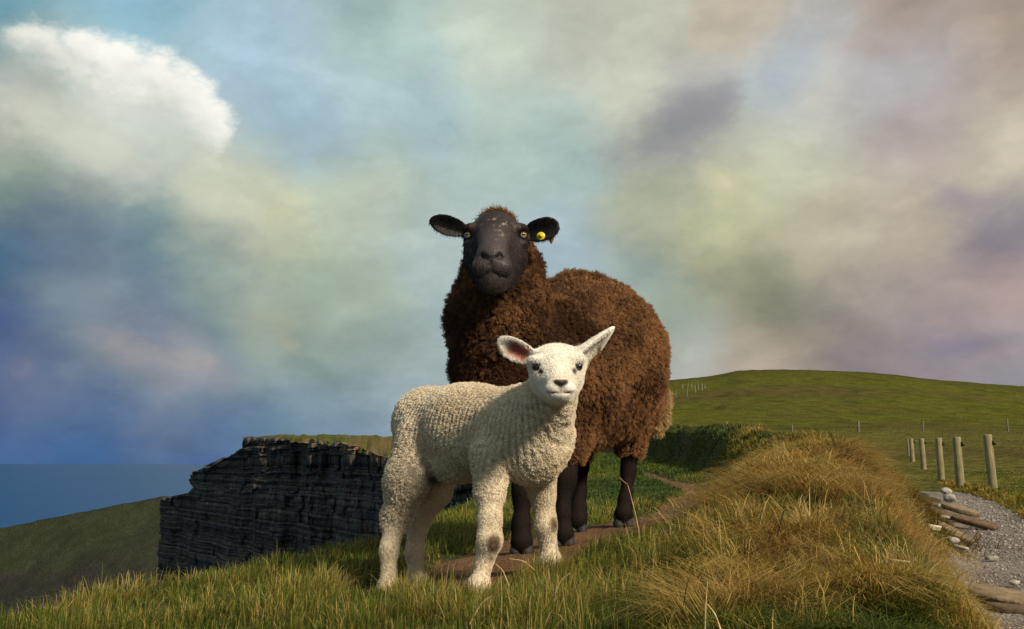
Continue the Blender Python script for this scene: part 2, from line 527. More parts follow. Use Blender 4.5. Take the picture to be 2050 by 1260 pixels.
def build_ground():
    xs = np.concatenate([np.linspace(-16, -2.2, 22), np.linspace(-2.1, -1.2, 16)[:-1], np.arange(-1.2, 3.4, .025), np.linspace(3.4, 9.5, 120)[1:], np.linspace(9.5, 24, 60)[1:]])
    ys = np.concatenate([np.linspace(.3, 1.6, 16)[:-1], np.arange(1.6, 4.2, .025), np.linspace(4.2, 9, 110)[1:], np.linspace(9, 45, 120)[1:]])
    X, Y = np.meshgrid(xs, ys, indexing='ij')
    Z = ground(X, Y)
    xr = np.interp(Y, T_Y, T_XR)
    # beyond the verge the sheet dives under the field
    g = X - xr - GRAVEL_W
    Z = Z - sstep(1.5, 3.0, g) * .5
    n = fbm(X * 3, Y * 3, .5, 4, 12)
    n2 = fbm(X * 14, Y * 14, .5, 3, 14)
    green = np.array([.030, .042, .010])
    olive = np.array([.075, .058, .020])
    soil = np.array([.055, .033, .017])
    c = green + (olive - green) * sstep(.35, .65, n)[..., None]
    xl = np.interp(Y, T_Y, T_XL)
    bank = sstep(.1, .6, X - xl)[..., None]
    c = c * (1 - .6 * bank) + .6 * bank * (olive + (soil - olive) * sstep(.4, .7, n2)[..., None])
    xe = np.interp(Y, T_Y, T_XE)
    c = c + (soil * .8 - c) * sstep(.5, 1.6, xe - X)[..., None]
    V = np.stack([X, Y, Z], -1).reshape(-1, 3)
    m = mat_basic('turf_soil', attr='Col', rough=.95, noise_scale=40, noise_amt=.45, bump=(60, .8, .02), spec=.1)
    o = mesh_np('ground', V, grid_quads(len(xs), len(ys)), mat=m, col=c.reshape(-1, 3))
    tag(o, kind='structure')

    # worn dirt path as its own sheet on the turf
    us = np.linspace(0, len(PATH) - 1, 240)
    cx = np.interp(us, np.arange(len(PATH)), PATH[:, 0])
    cy = np.interp(us, np.arange(len(PATH)), PATH[:, 1])
    cw = np.interp(us, np.arange(len(PATH)), PATH_W)
    k = np.ones(15) / 15
    pad = lambda a: np.convolve(np.pad(a, 7, mode='edge'), k, 'valid')
    cx, cy = pad(cx), pad(cy)
    tx, ty = np.gradient(cx), np.gradient(cy)
    tl = np.hypot(tx, ty)
    nx, ny = ty / tl, -tx / tl
    vs = np.linspace(-1, 1, 41)
    wv = cw[:, None] * (1.02 + (fbm(us[:, None] * 2.1, np.sign(vs)[None, :] * 3 + 5, 0, 3, 3) - .5) * .7)
    X = cx[:, None] + nx[:, None] * vs[None, :] * wv
    Y = cy[:, None] + ny[:, None] * vs[None, :] * wv
    rim = np.abs(vs)[None, :] ** 6
    Z = ground(X, Y) + .007 - rim * .02 + (fbm(X * 25, Y * 25, 0, 3, 8) - .5) * .012
    n = fbm(X * 9, Y * 9, 0, 4, 19)
    c = np.array([.15, .082, .042]) * (.6 + .8 * n[..., None])
    m = mat_basic('trodden_earth', attr='Col', rough=.95, noise_scale=70, noise_amt=.4, bump=(120, .9, .012), spec=.1)
    o = mesh_np('dirt_path', np.stack([X, Y, Z], -1).reshape(-1, 3), grid_quads(240, 41), mat=m, col=c.reshape(-1, 3))
    tag(o, kind='structure')

    # gravel path
    ys = np.concatenate([np.linspace(1.2, 6, 160), np.linspace(6, 34, 240)[1:]])
    vs = np.linspace(-.30, GRAVEL_W + .12, 42)
    xr = np.interp(ys, T_Y, T_XR)
    X = xr[:, None] + vs[None, :]
    Y = np.broadcast_to(ys[:, None], X.shape)
    X = X + (fbm(Y * 1.2, X * 0 + 3, 0, 2, 6) - .5) * .10
    Z = ground(X, Y) + .006
    edge = sstep(-.30, -.20, vs) * sstep(GRAVEL_W + .1, GRAVEL_W - .05, vs)
    Z = np.maximum(Z, GRAVEL_Z - .02) - (1 - edge)[None, :] * .05
    n = fbm(X * 3, Y * 1.5, 0, 4, 29)
    c = np.array([.205, .175, .15]) * (.62 + .75 * n[..., None])
    m = gravel_mat()
    o = mesh_np('gravel_path', np.stack([X, Y, Z], -1).reshape(-1, 3), grid_quads(len(ys), len(vs)), mat=m, col=c.reshape(-1, 3))
    tag(o, kind='structure')


def gravel_mat():
    m = mat_basic('gravel', attr='Col', rough=.95, noise_scale=60, noise_amt=.3, spec=.15)
    nt = m.node_tree
    N, L = nt.nodes, nt.links
    b = N['Principled BSDF']
    tc = N.new('ShaderNodeTexCoord')
    v = N.new('ShaderNodeTexVoronoi')
    v.inputs['Scale'].default_value = 70
    L.new(tc.outputs['Object'], v.inputs['Vector'])
    old = b.inputs['Base Color'].links[0].from_socket
    hs = N.new('ShaderNodeSeparateColor')
    L.new(v.outputs['Color'], hs.inputs[0])
    mr = N.new('ShaderNodeMapRange')
    mr.inputs[3].default_value, mr.inputs[4].default_value = .45, 1.5
    L.new(hs.outputs[0], mr.inputs[0])
    vm = N.new('ShaderNodeVectorMath')
    vm.operation = 'SCALE'
    L.new(old, vm.inputs[0])
    L.new(mr.outputs[0], vm.inputs['Scale'])
    L.new(vm.outputs[0], b.inputs['Base Color'])
    bp = N.new('ShaderNodeBump')
    bp.inputs['Strength'].default_value = 1.0
    bp.inputs['Distance'].default_value = .012
    bp.invert = True
    L.new(v.outputs['Distance'], bp.inputs['Height'])
    L.new(bp.outputs[0], b.inputs['Normal'])
    return m


build_ground()

# ------------------------------------------------------------------ field and hill
H_Y = np.array([14, 20, 30, 60, 90, 120, 160, 200, 260, 320, 380, 450, 520, 700, 1000])
H_Z = np.array([-.36, -.33, -.15, .75, 2.1, 3.75, 6.6, 10.4, 17.5, 25.5, 33, 38.9, 40, 30, 0])
H_PX = np.array([300, 880, 1000, 1200, 1340, 1420, 1480, 1550, 1640, 1720, 1800, 1900, 2050, 2400, 3000, 4200])
H_TOP = np.array([-30, 6, 14, 28, 34.2, 36.0, 38.4, 38.9, 38.7, 38.2, 37.2, 34.8, 31.3, 22, 14, 8])


def hill_z(x, y):
    px = 1025 + F * x / y
    zc = np.interp(y, H_Y, H_Z)
    top = np.interp(px, H_PX, H_TOP)
    s = (top - 3.75) / (38.9 - 3.75)
    z = np.where(zc > 3.75, 3.75 + (zc - 3.75) * s, zc)
    z = z + (fbm(x * .02, y * .02, 0, 3, 41) - .5) * np.clip(y / 120, 0, 3) * .9
    z = z + (fbm(x * .3, y * .3, 0, 3, 43) - .5) * np.clip(y / 400, .04, .5)
    return z


def build_hill():
    pxs = np.concatenate([np.linspace(1010, 1300, 40), np.linspace(1300, 2120, 330)[1:], np.linspace(2120, 4200, 60)[1:]])
    ys = np.concatenate([np.geomspace(15, 120, 170), np.geomspace(120, 460, 220)[1:], np.geomspace(460, 1000, 30)[1:]])
    PX, Y = np.meshgrid(pxs, ys, indexing='ij')
    X = (PX - 1025) / F * Y
    Z = hill_z(X, Y)
    n = fbm(X * .035, Y * .035, 0, 4, 51)
    n2 = fbm(X * .2, Y * .12, 0, 4, 53)
    near = np.array([.098, .090, .018])
    far = np.array([.082, .086, .009])
    brown = np.array([.085, .062, .018])
    t = sstep(105, 125, Y + (n2 - .5) * 14)[..., None]
    c = near * (1 - t) + far * t
    c = c + (brown - c) * (sstep(.45, .75, n) * .75)[..., None]
    dark = np.array([.034, .044, .008])
    c = c + (dark - c) * (sstep(.52, .8, n2) * .6)[..., None]
    c = c * (1 - .3 * sstep(300, 460, Y))[..., None]
    # peaty hollows
    for (hx, hy, r) in ((1470, 250, 26), (1440, 262, 18), (1418, 205, 18), (1432, 207, 14)):
        x0 = (hx - 1025) / F * hy
        k = np.exp(-(((PX - hx) / r) ** 2 + ((Y - hy) / 4.0) ** 2))
        Z = Z - k * .8
        c = c + (np.array([.045, .035, .014]) - c) * (k * .8)[..., None]
    m = mat_basic('pasture', attr='Col', rough=.95, noise_scale=2.6, noise_amt=.5, noise2=(.35, .4), bump=(2.5, 1.0, .5), spec=.05)
    o = mesh_np('hill', np.stack([X, Y, Z], -1).reshape(-1, 3), grid_quads(len(pxs), len(ys)), mat=m, col=c.reshape(-1, 3))
    tag(o, kind='structure')


build_hill()


# ------------------------------------------------------------------ sea
def build_sea():
    m = bpy.data.materials.new('sea_water')
    m.use_nodes = True
    nt = m.node_tree
    N, L = nt.nodes, nt.links
    b = N['Principled BSDF']
    b.inputs['Base Color'].default_value = (.024, .078, .225, 1)
    b.inputs['Specular IOR Level'].default_value = .12
    b.inputs['Roughness'].default_value = .22
    b.inputs['IOR'].default_value = 1.08
    tc = N.new('ShaderNodeTexCoord')
    n2 = N.new('ShaderNodeTexNoise')
    n2.inputs['Scale'].default_value = .0022
    n2.inputs['Detail'].default_value = 7
    m2 = N.new('ShaderNodeMapping')
    m2.inputs['Scale'].default_value = (.5, .25, 1)
    L.new(tc.outputs['Object'], m2.inputs[0])
    L.new(m2.outputs[0], n2.inputs['Vector'])
    mx = N.new('ShaderNodeMix')
    mx.data_type = 'RGBA'
    mx.inputs[6].default_value = (.008, .050, .170, 1)
    mx.inputs[7].default_value = (.010, .078, .165, 1)
    L.new(n2.outputs[0], mx.inputs[0])
    L.new(mx.outputs[2], b.inputs['Base Color'])
    nz = N.new('ShaderNodeTexNoise')
    nz.inputs['Scale'].default_value = .05
    nz.inputs['Detail'].default_value = 8
    mp = N.new('ShaderNodeMapping')
    mp.inputs['Scale'].default_value = (1, .35, 1)
    L.new(tc.outputs['Object'], mp.inputs[0])
    L.new(mp.outputs[0], nz.inputs['Vector'])
    bp = N.new('ShaderNodeBump')
    bp.inputs['Strength'].default_value = .12
    bp.inputs['Distance'].default_value = 2
    L.new(nz.outputs[0], bp.inputs['Height'])
    L.new(bp.outputs[0], b.inputs['Normal'])
    R = 60000
    V = [(-R, -R * .2, -120), (R, -R * .2, -120), (R, R, -120), (-R, R, -120)]
    o = mesh_np('sea', V, [(0, 1, 2, 3)], mat=m)
    tag(o, kind='structure')


build_sea()


# ------------------------------------------------------------------ far cliff in strata
def build_cliff():
    rnd = np.random.default_rng(3)
    # plan of the face: parameter px along the photo, distance falls towards the right
    LEFT_PY = np.array([874, 878, 897, 903, 912, 926, 944, 960, 984, 992, 1001, 1060, 1165, 1300])
    LEFT_PX = np.array([492, 486, 490, 478, 464, 430, 394, 390, 397, 360, 334, 338, 347, 356])

    def dist(px):
        return np.interp(px, [250, 333, 500, 760, 1000, 1270], [400, 360, 285, 205, 165, 138])
    def rim_z(px):
        pyr = np.interp(px, [480, 600, 640, 690, 720, 745, 775, 1000, 1270], [876, 879, 883, 888, 894, 905, 916, 940, 960])
        return .3 + (925 - pyr) / F * dist(px) + (fbm(px * .09, px * 0, 0, 3, 79) - .5) * .7
    z_top, z_bot = 7.4, -75.0
    zs = [z_top]
    while zs[-1] > z_bot:
        zs.append(zs[-1] - float(np.clip(rnd.lognormal(-.42, .55), .22, 2.3)) * (1 if zs[-1] > -38 else 2.5))
    VV, QQ, CC = [], [], []
    off = 0
    n = 580
    for li in range(len(zs) - 1):
        z1, z0 = zs[li], zs[li + 1]
        zm = (z1 + z0) / 2
        pyl = 925 - (zm - .3) / (300 if zm > 2 else 330) * F
        sc_ = 300 if zm > 2 else 330
        jit = rnd.uniform(-2.0, 2.0)
        l1 = np.interp(925 - (z1 - .3) / sc_ * F, LEFT_PY, LEFT_PX) + jit
        l0 = np.interp(925 - (z0 - .3) / sc_ * F, LEFT_PY, LEFT_PX) + jit
        left = (l1 + l0) / 2
        px = np.linspace(left, 1260, n)
        d = dist(px)
        x = (px - 1025) / F * d
        s = px * .09                              # along-face coordinate
        bulge = (fbm(s * .35, zm * .05, 0, 3, 61) - .5) * 11      # big buttresses
        col = (fbm(s * 1.1, zm * .16, 0, 3, 63) - .5) * 1.8      # joint columns
        fine = (fbm(s * 5, zm * 1.3, li * .37, 2, 65) - .5) * 1.1
        ledge = (fbm(s * .6, li * 3.7, 0, 2, 68) - .5) * 2.0 + rnd.uniform(-.6, .6)
        # vertical joints split the beds into blocks
        jc = np.floor(s * 1.15 + (fbm(s * .8, zm * .25, 0, 2, 70) - .5) * 2.2).astype(np.int64)
        ledge = ledge + (_hash(jc, jc * 0 + int(li / 3), jc * 0, 72) - .5) * 1.6
        batter = -(z_top - zm) * .10
        y = d + bulge + col + fine + ledge + batter
        if z1 > 4.5:                              # crumbling top edge
            y = y + 2.2 * fbm(s * 1.4, li * .7, 0, 3, 66)
        # top surface of the right part steps down towards the viewer
        back_y = y + 45
        x_b = x + .0 * back_y
        tz = np.full(n, z1)
        bz = np.full(n, z0 - .02)
        dip = (px - 600) * .0016 + (fbm(s * .45, zm * .12, 0, 3, 78) - .5) * .8      # gently warped strata
        tz, bz = tz + dip, bz + dip
        rz = rim_z(px)
        tz, bz = np.minimum(tz, rz), np.minimum(bz, rz - .02)
        # upper layers die out towards the right where the top is lower
        fade = np.clip(1 - np.arange(n) / 40, 0, 1)
        x1 = x + (l1 - left) / F * d * fade
        x0 = x + (l0 - left) / F * d * fade
        y0 = y - rnd.uniform(-.1, .45)
        V = np.concatenate([np.stack([x1, y, tz], -1), np.stack([x0, y0, bz], -1),
                            np.stack([x1, back_y, tz], -1), np.stack([x0, back_y, bz], -1)])
        i = np.arange(n - 1)
        face = np.stack([i, i + n, i + 1 + n, i + 1], -1)
        top = np.stack([i, i + 1, i + 1 + 2 * n, i + 2 * n], -1)
        bot = np.stack([i + n, i + 3 * n, i + 1 + 3 * n, i + 1 + n], -1)
        side = np.array([[0, 2 * n, 3 * n, n]])
        QQ.append(np.concatenate([face, top, bot, side]) + off)
        base = np.array([.092, .080, .072]) * rnd.uniform(.6, 1.3) * (.7 + .6 * fbm(s * 1.8, zm * .04, 0, 3, 76))[:, None]
        lit = sstep(.62, .8, fbm(s * 1.6, zm * .5, 0, 3, 67))[:, None]
        c = base + (np.array([.20, .17, .14]) - base) * lit * (.55 if rnd.random() < .5 else .12)
        brown = sstep(2.6, .3, rz - zm) * sstep(560, 650, px)
        c = c + (np.array([.34, .22, .12]) - c) * (brown * sstep(.35, .6, fbm(s * 2, li * .5, 0, 2, 69)))[:, None]
        c4 = np.concatenate([c, c, c, c])
        # ledges carry thin turf
        k = sstep(.45, .7, fbm(s * 2, li * 1.3, 0, 2, 71))[:, None] * .6
        turf = np.array([.055, .060, .018])
        c4[:n] = c4[:n] + (turf - c4[:n]) * k * .4
        VV.append(V)
        CC.append(c4)
        off += 4 * n
    m = mat_basic('cliff_rock', attr='Col', rough=.95, noise_scale=.9, noise_amt=.5, noise2=(4.0, .35), bump=(1.2, 1.0, .8), spec=.1)
    o = mesh_np('cliff', np.concatenate(VV), np.concatenate(QQ), mat=m, smooth=False, col=np.concatenate(CC))
    tag(o, kind='structure')

    # turf on top, its rim drooping over the edge
    px = np.linspace(492, 1270, 260)
    d = dist(px)
    rows = np.array([-1.2, -.4, .6, 2, 5, 10, 20, 40, 70, 110])
    S = (px * .09)[:, None]
    rim = (fbm(S * 1.4, rows[None, :] * .25 + 2, 0, 3, 73) - .4) * 5
    D = d[:, None] + rows[None, :] + np.where(rows < 12, rim, rim * .3) + .8
    X = ((px - 1025) / F)[:, None] * D
    pyt = np.interp(px, [492, 520, 570, 660, 770, 1010], [878, 876, 872, 873, 875, 878])[:, None]
    zp = .3 + (925 - pyt) / F * (D[:, -4:-3])
    k = sstep(-.5, 22, rows)[None, :]
    Z = rim_z(px)[:, None] * (1 - k) + zp * k + (fbm(X * .25, D * .25, 0, 3, 74) - .5) * .9
    Z = Z + np.where(rows < -.2, -.9, np.where(rows < .7, -.10, .15))[None, :]
    nz = fbm(X * .18, D * .18, 0, 4, 75)
    c = np.array([.075, .080, .020]) + (np.array([.13, .10, .04]) - np.array([.075, .080, .020])) * sstep(.45, .7, nz)[..., None]
    c = c + (np.array([.22, .14, .07]) - c) * (np.where(rows < .7, 1, 0)[None, :, None] * sstep(.4, .6, nz)[..., None])
    m = mat_basic('cliff_turf', attr='Col', rough=.95, noise_scale=1.6, noise_amt=.4, bump=(2, 1, .3), spec=.05)
    o = mesh_np('cliff_top', np.stack([X, D, Z], -1).reshape(-1, 3), grid_quads(260, len(rows)), mat=m, col=c.reshape(-1, 3))
    tag(o, kind='structure')

    # grassy slope beyond the cliff
    px = np.linspace(-700, 440, 300)
    t = np.linspace(0, 1, 90)
    crest_py = np.interp(px, [-700, -200, 0, 60, 200, 330, 390, 440], [1150, 1082, 1057, 1046, 1018, 994, 988, 984])
    zc = .3 + (925 - crest_py) / F * 700
    D = 700 - 170 * t[None, :] + 0 * px[:, None]
    Z = zc[:, None] - 62 * (t[None, :] ** .85)
    X = ((px - 1025) / F)[:, None] * D
    Z = Z + (fbm(X * .03, D * .03, 0, 4, 81) - .5) * 7 * sstep(0, .25, t)[None, :] + (fbm(X * .2, D * .2, 0, 3, 82) - .5) * 1.2
    Z = np.concatenate([Z[:, :1] - 40, Z], 1)
    D = np.concatenate([D[:, :1] + 60, D], 1)
    X = ((px - 1025) / F)[:, None] * D
    X[:, 0] = X[:, 1]
    nz = fbm(X * .03, D * .03, 0, 4, 83)
    tt = np.concatenate([[0], t])[None, :]
    green, brown = np.array([.030, .036, .020]), np.array([.026, .022, .021])
    k = sstep(.05, .75, tt + (nz - .5) * .9)[..., None]
    c = green * (1 - k) + brown * k
    c = c * (.65 + .7 * fbm(X * .12, D * .12, 0, 4, 84))[..., None]
    m = mat_basic('slope_turf', attr='Col', rough=.95, noise_scale=.6, noise_amt=.35, bump=(.6, 1, 1.2), spec=.05)
    o = mesh_np('hillside', np.stack([X, D, Z], -1).reshape(-1, 3), grid_quads(300, 91), mat=m, col=c.reshape(-1, 3))
    tag(o, kind='structure')


build_cliff()
# ------------------------------------------------------------------ implicit surfaces for the animals
class Field:
    def __init__(self, xs, ys, zs):
        self.ax = [np.asarray(a, np.float32) for a in (xs, ys, zs)]
        self.d = np.full(tuple(len(a) for a in self.ax), 1.0, np.float32)

    def _box(self, lo, hi):
        sl = []
        for a, l, h in zip(self.ax, lo, hi):
            i0 = max(0, int(np.searchsorted(a, l)) - 1)
            i1 = min(len(a), int(np.searchsorted(a, h)) + 1)
            sl.append(slice(i0, i1))
        return tuple(sl)

    def apply(self, fn, lo, hi, k=.02, sub=False):
        m = .06 if not sub else .03
        sl = self._box(np.asarray(lo) - m - k, np.asarray(hi) + m + k)
        g = [a[s] for a, s in zip(self.ax, sl)]
        if min(len(a) for a in g) == 0:
            return
        X, Y, Z = np.meshgrid(*g, indexing='ij')
        v = fn(np.stack([X, Y, Z], -1)).astype(np.float32)
        d = self.d[sl]
        if not sub:
            h = np.clip(.5 + .5 * (d - v) / k, 0, 1)
            self.d[sl] = d + (v - d) * h - k * h * (1 - h)
        else:
            h = np.clip(.5 - .5 * (d + v) / k, 0, 1)
            self.d[sl] = d + (-v - d) * h + k * h * (1 - h)

    def mesh(self):
        D = self.d
        S = D < 0
        nx, ny, nz = D.shape
        c = [(i, j, k) for i in (0, 1) for j in (0, 1) for k in (0, 1)]
        sh = lambda A, o: A[o[0]:nx - 1 + o[0], o[1]:ny - 1 + o[1], o[2]:nz - 1 + o[2]]
        cnt = sum(sh(S, o).astype(np.int8) for o in c)
        act = (cnt > 0) & (cnt < 8)
        idx = np.argwhere(act)
        vid = np.full(act.shape, -1, np.int32)
        vid[act] = np.arange(len(idx))
        P = np.zeros((len(idx), 3))
        W_ = np.zeros(len(idx))
        for a in c:
            for ax in range(3):
                if a[ax]:
                    continue
                b = list(a)
                b[ax] = 1
                A = idx + np.array(a)
                B = idx + np.array(b)
                da, db = D[tuple(A.T)], D[tuple(B.T)]
                m = (da < 0) != (db < 0)
                t = np.where(m, da / np.where(m, da - db, 1), 0)[:, None]
                P += np.where(m[:, None], np.array(a) + (np.array(b) - np.array(a)) * t, 0)
                W_ += m
        P = P / W_[:, None] + idx
        V = np.stack([np.interp(P[:, i], np.arange(len(self.ax[i])), self.ax[i]) for i in range(3)], -1)
        quads = []
        for ax in range(3):
            o1, o2 = [(1, 2), (2, 0), (0, 1)][ax]
            sl0 = [slice(1, -1)] * 3
            sl0[ax] = slice(0, -1)
            sl1 = list(sl0)
            sl1[ax] = slice(1, None)
            s0, s1 = S[tuple(sl0)], S[tuple(sl1)]
            for flip in (False, True):
                e = np.argwhere((s0 & ~s1) if not flip else (~s0 & s1))
                if not len(e):
                    continue
                base = e.copy()
                for i in range(3):
                    if i != ax:
                        base[:, i] += 1
                q = []
                for u, v in ((0, 0), (-1, 0), (-1, -1), (0, -1)):
                    cc = base.copy()
                    cc[:, o1] += u
                    cc[:, o2] += v
                    q.append(vid[tuple(cc.T)])
                q = np.stack(q, -1)
                quads.append(q[:, ::-1] if flip else q)
        return V, np.concatenate(quads)


def rc(a, ra, b, rb):
    """tapered capsule"""
    a, b = np.asarray(a, np.float32), np.asarray(b, np.float32)
    ab = b - a
    L2 = float(ab @ ab) + 1e-12

    def fn(P):
        t = np.clip(((P - a) @ ab) / L2, 0, 1)
        return np.linalg.norm(P - a - t[..., None] * ab, axis=-1) - (ra + (rb - ra) * t)
    r = max(ra, rb)
    return fn, np.minimum(a, b) - r, np.maximum(a, b) + r


def ell(c, r, R=None):
    """ellipsoid with optional rotation matrix (columns = axes)"""
    c = np.asarray(c, np.float32)
    r = np.asarray(r, np.float32)

    def fn(P):
        q = P - c
        if R is not None:
            q = q @ np.asarray(R, np.float32)
        k0 = np.linalg.norm(q / r, axis=-1)
        k1 = np.linalg.norm(q / (r * r), axis=-1) + 1e-6
        return k0 * (k0 - 1) / k1
    m = float(r.max())
    return fn, c - m, c + m


def unit(v):
    v = np.asarray(v, float)
    return v / np.linalg.norm(v)


def ear(base, tip, face, width, thick=.006, cup=.018, prof=((0, .42), (.15, .72), (.45, 1.0), (.7, .85), (.9, .42), (1, .12)), curl=0.0):
    """leaf-shaped cupped ear from base to tip; its hollow looks along 'face'"""
    base, tip = np.asarray(base, float), np.asarray(tip, float)
    a = unit(tip - base)
    L = np.linalg.norm(tip - base)
    n = unit(np.asarray(face, float) - a * (np.asarray(face, float) @ a))
    b = np.cross(n, a)
    tt, ww = zip(*prof)

    def local(P):
        q = P - base
        return q @ a, q @ b, q @ n

    def fn(P):
        t, s, h = local(P)
        w = width * np.interp(t / L, tt, ww)
        out = np.maximum(np.abs(s) - w, np.maximum(-t, t - L)) * .75
        mid = cup * ((s / width) ** 2) - cup * .35 + curl * (t / L) ** 2
        dn = np.abs(h - mid) - thick
        hh = np.clip(.5 + .5 * (out - dn) / .006, 0, 1)
        return dn + (out - dn) * hh + .006 * hh * (1 - hh)
    fn.local = local
    m = width + cup + thick
    return fn, np.minimum(base, tip) - m, np.maximum(base, tip) + m


def mesh_normals(V, Q):
    n = np.cross(V[Q[:, 2]] - V[Q[:, 0]], V[Q[:, 3]] - V[Q[:, 1]])
    N = np.zeros_like(V)
    for i in range(4):
        np.add.at(N, Q[:, i], n)
    return N / (np.linalg.norm(N, axis=1, keepdims=True) + 1e-12)


def relax(V, Q, it=2, lam=.5):
    for _ in range(it):
        A = np.zeros_like(V)
        C = np.zeros(len(V))
        for i in range(4):
            for j in (1, 3):
                np.add.at(A, Q[:, i], V[Q[:, (i + j) % 4]])
                np.add.at(C, Q[:, i], 1)
        V = V + lam * (A / C[:, None] - V)
    return V


def sample_surface(V, Q, N, wv, n, rng):
    """n random points on the quads, density weighted by the per-vertex weight wv"""
    T = np.concatenate([Q[:, [0, 1, 2]], Q[:, [0, 2, 3]]])
    ar = np.linalg.norm(np.cross(V[T[:, 1]] - V[T[:, 0]], V[T[:, 2]] - V[T[:, 0]]), axis=1)
    pr = ar * wv[T].mean(1)
    f = rng.choice(len(T), n, p=pr / pr.sum())
    r1, r2 = rng.random(n), rng.random(n)
    s = np.sqrt(r1)
    bc = np.stack([1 - s, s * (1 - r2), s * r2], -1)
    P = (V[T[f]] * bc[..., None]).sum(1)
    nn = (N[T[f]] * bc[..., None]).sum(1)
    nn /= np.linalg.norm(nn, axis=1, keepdims=True) + 1e-12
    return P, nn, T[f], bc


def hair(name, P, root_dir, length, tip_off, rad, c_root, c_tip, mat, parent, k=5, curl=0.0, curl_n=1.5, rng=RNG):
    """strands as hair curves. tip_off (n,3): where the tip is dragged relative to straight growth"""
    n = len(P)
    t = np.linspace(0, 1, k)[None, :, None]
    pos = P[:, None, :] + root_dir[:, None, :] * (length[:, None, None] * t) + tip_off[:, None, :] * t ** 1.6
    if curl is not None and np.any(np.asarray(curl) > 0):
        a = unit_rows(np.cross(root_dir, rng.normal(size=(n, 3))))
        b = np.cross(root_dir, a)
        ph = rng.random(n)[:, None] * 6.28
        w = ph + t[..., 0] * curl_n * 6.28
        amp = np.broadcast_to(np.asarray(curl), (n,))[:, None] * np.minimum(1, t[..., 0] * 2)
        pos = pos + a[:, None, :] * (np.cos(w) * amp)[..., None] + b[:, None, :] * (np.sin(w) * amp)[..., None]
    hc = bpy.data.hair_curves.new(name)
    hc.add_curves([k] * n)
    hc.attributes['position'].data.foreach_set('vector', pos.astype(np.float32).ravel())
    r = hc.attributes.get('radius') or hc.attributes.new('radius', 'FLOAT', 'POINT')
    rv = np.broadcast_to(np.asarray(rad).reshape(-1, 1) * np.linspace(1, .35, k)[None, :], (n, k))
    r.data.foreach_set('value', rv.astype(np.float32).ravel())
    a = hc.attributes.new('Col', 'FLOAT_COLOR', 'POINT')
    cc = np.ones((n, k, 4), np.float32)
    cc[..., :3] = c_root[:, None, :] + (c_tip - c_root)[:, None, :] * t
    a.data.foreach_set('color', cc.ravel())
    hc.materials.append(mat)
    o = bpy.data.objects.new(name, hc)
    COL.objects.link(o)
    o.parent = parent
    return o


def unit_rows(v):
    return v / (np.linalg.norm(v, axis=-1, keepdims=True) + 1e-12)


def nearest_seed(P, seeds):
    kd = kdtree.KDTree(len(seeds))
    for i, s in enumerate(seeds):
        kd.insert(s, i)
    kd.balance()
    return np.array([kd.find(p)[1] for p in P])


def hair_mat(name, rough=.75):
    m = mat_basic(name, attr='Col', rough=rough, spec=.15)
    return m


def R_(px, d):
    return px * d / F


def limb(fl, pts, k=.03):
    """chain of tapered capsules through (px, py, d, r_px)"""
    for a, b in zip(pts[:-1], pts[1:]):
        fl.apply(*rc(W(*a[:3]), R_(a[3], a[2]), W(*b[:3]), R_(b[3], b[2])), k=k)


def seg_dist(V, pts):
    best = np.full(len(V), 9.0)
    for a, b in zip(pts[:-1], pts[1:]):
        fn, _, _ = rc(W(*a[:3]), R_(a[3], a[2]), W(*b[:3]), R_(b[3], b[2]))
        best = np.minimum(best, fn(V))
    return best


def blend(c, k, new):
    return c + (np.asarray(new) - c) * np.clip(k, 0, 1)[:, None]


def lerp_axis(pairs):
    """non-uniform grid axis from (start, step) pairs ending with a plain end value"""
    out = []
    for (a, st), nxt in zip(pairs[:-1], pairs[1:]):
        e = nxt[0] if isinstance(nxt, tuple) else nxt
        out.append(np.arange(a, e, st))
    return np.concatenate(out)


def eyeball(name, c, r, gaze, parent, iris, pupil_w, pupil_h, mat, rim=.95):
    """sphere with a coloured iris and a dark level pupil"""
    nu, nv = 40, 28
    g = unit(gaze)
    side = unit(np.cross(g, (0, 0, 1)))
    up = np.cross(side, g)
    th = np.linspace(0, math.pi, nv)
    ph = np.linspace(0, 2 * math.pi, nu, endpoint=False)
    T, Pp = np.meshgrid(th, ph, indexing='ij')
    l = np.stack([np.sin(T) * np.cos(Pp), np.sin(T) * np.sin(Pp), np.cos(T)], -1)
    V = np.asarray(c) + r * (l[..., :1] * side + l[..., 1:2] * up + l[..., 2:] * g)
    e = np.sqrt((l[..., 0] / pupil_w) ** 2 + (l[..., 1] / pupil_h) ** 2)
    cc = np.where((e < 1)[..., None], (.004, .004, .004), iris)
    out = np.sin(T) > rim
    cc = np.where((out | (l[..., 2] < 0))[..., None], (.012, .010, .009), cc)
    q = []
    for i in range(nv - 1):
        for j in range(nu):
            q.append((i * nu + j, (i + 1) * nu + j, (i + 1) * nu + (j + 1) % nu, i * nu + (j + 1) % nu))
    return mesh_np(name, V.reshape(-1, 3), q, mat=mat, parent=parent, col=cc.reshape(-1, 3))


M_EYE = mat_basic('eye_gloss', attr='Col', rough=.08, spec=.6)
M_HAIR_EWE = hair_mat('dark_wool', .8)
M_HAIR_LAMB = hair_mat('pale_wool', .8)


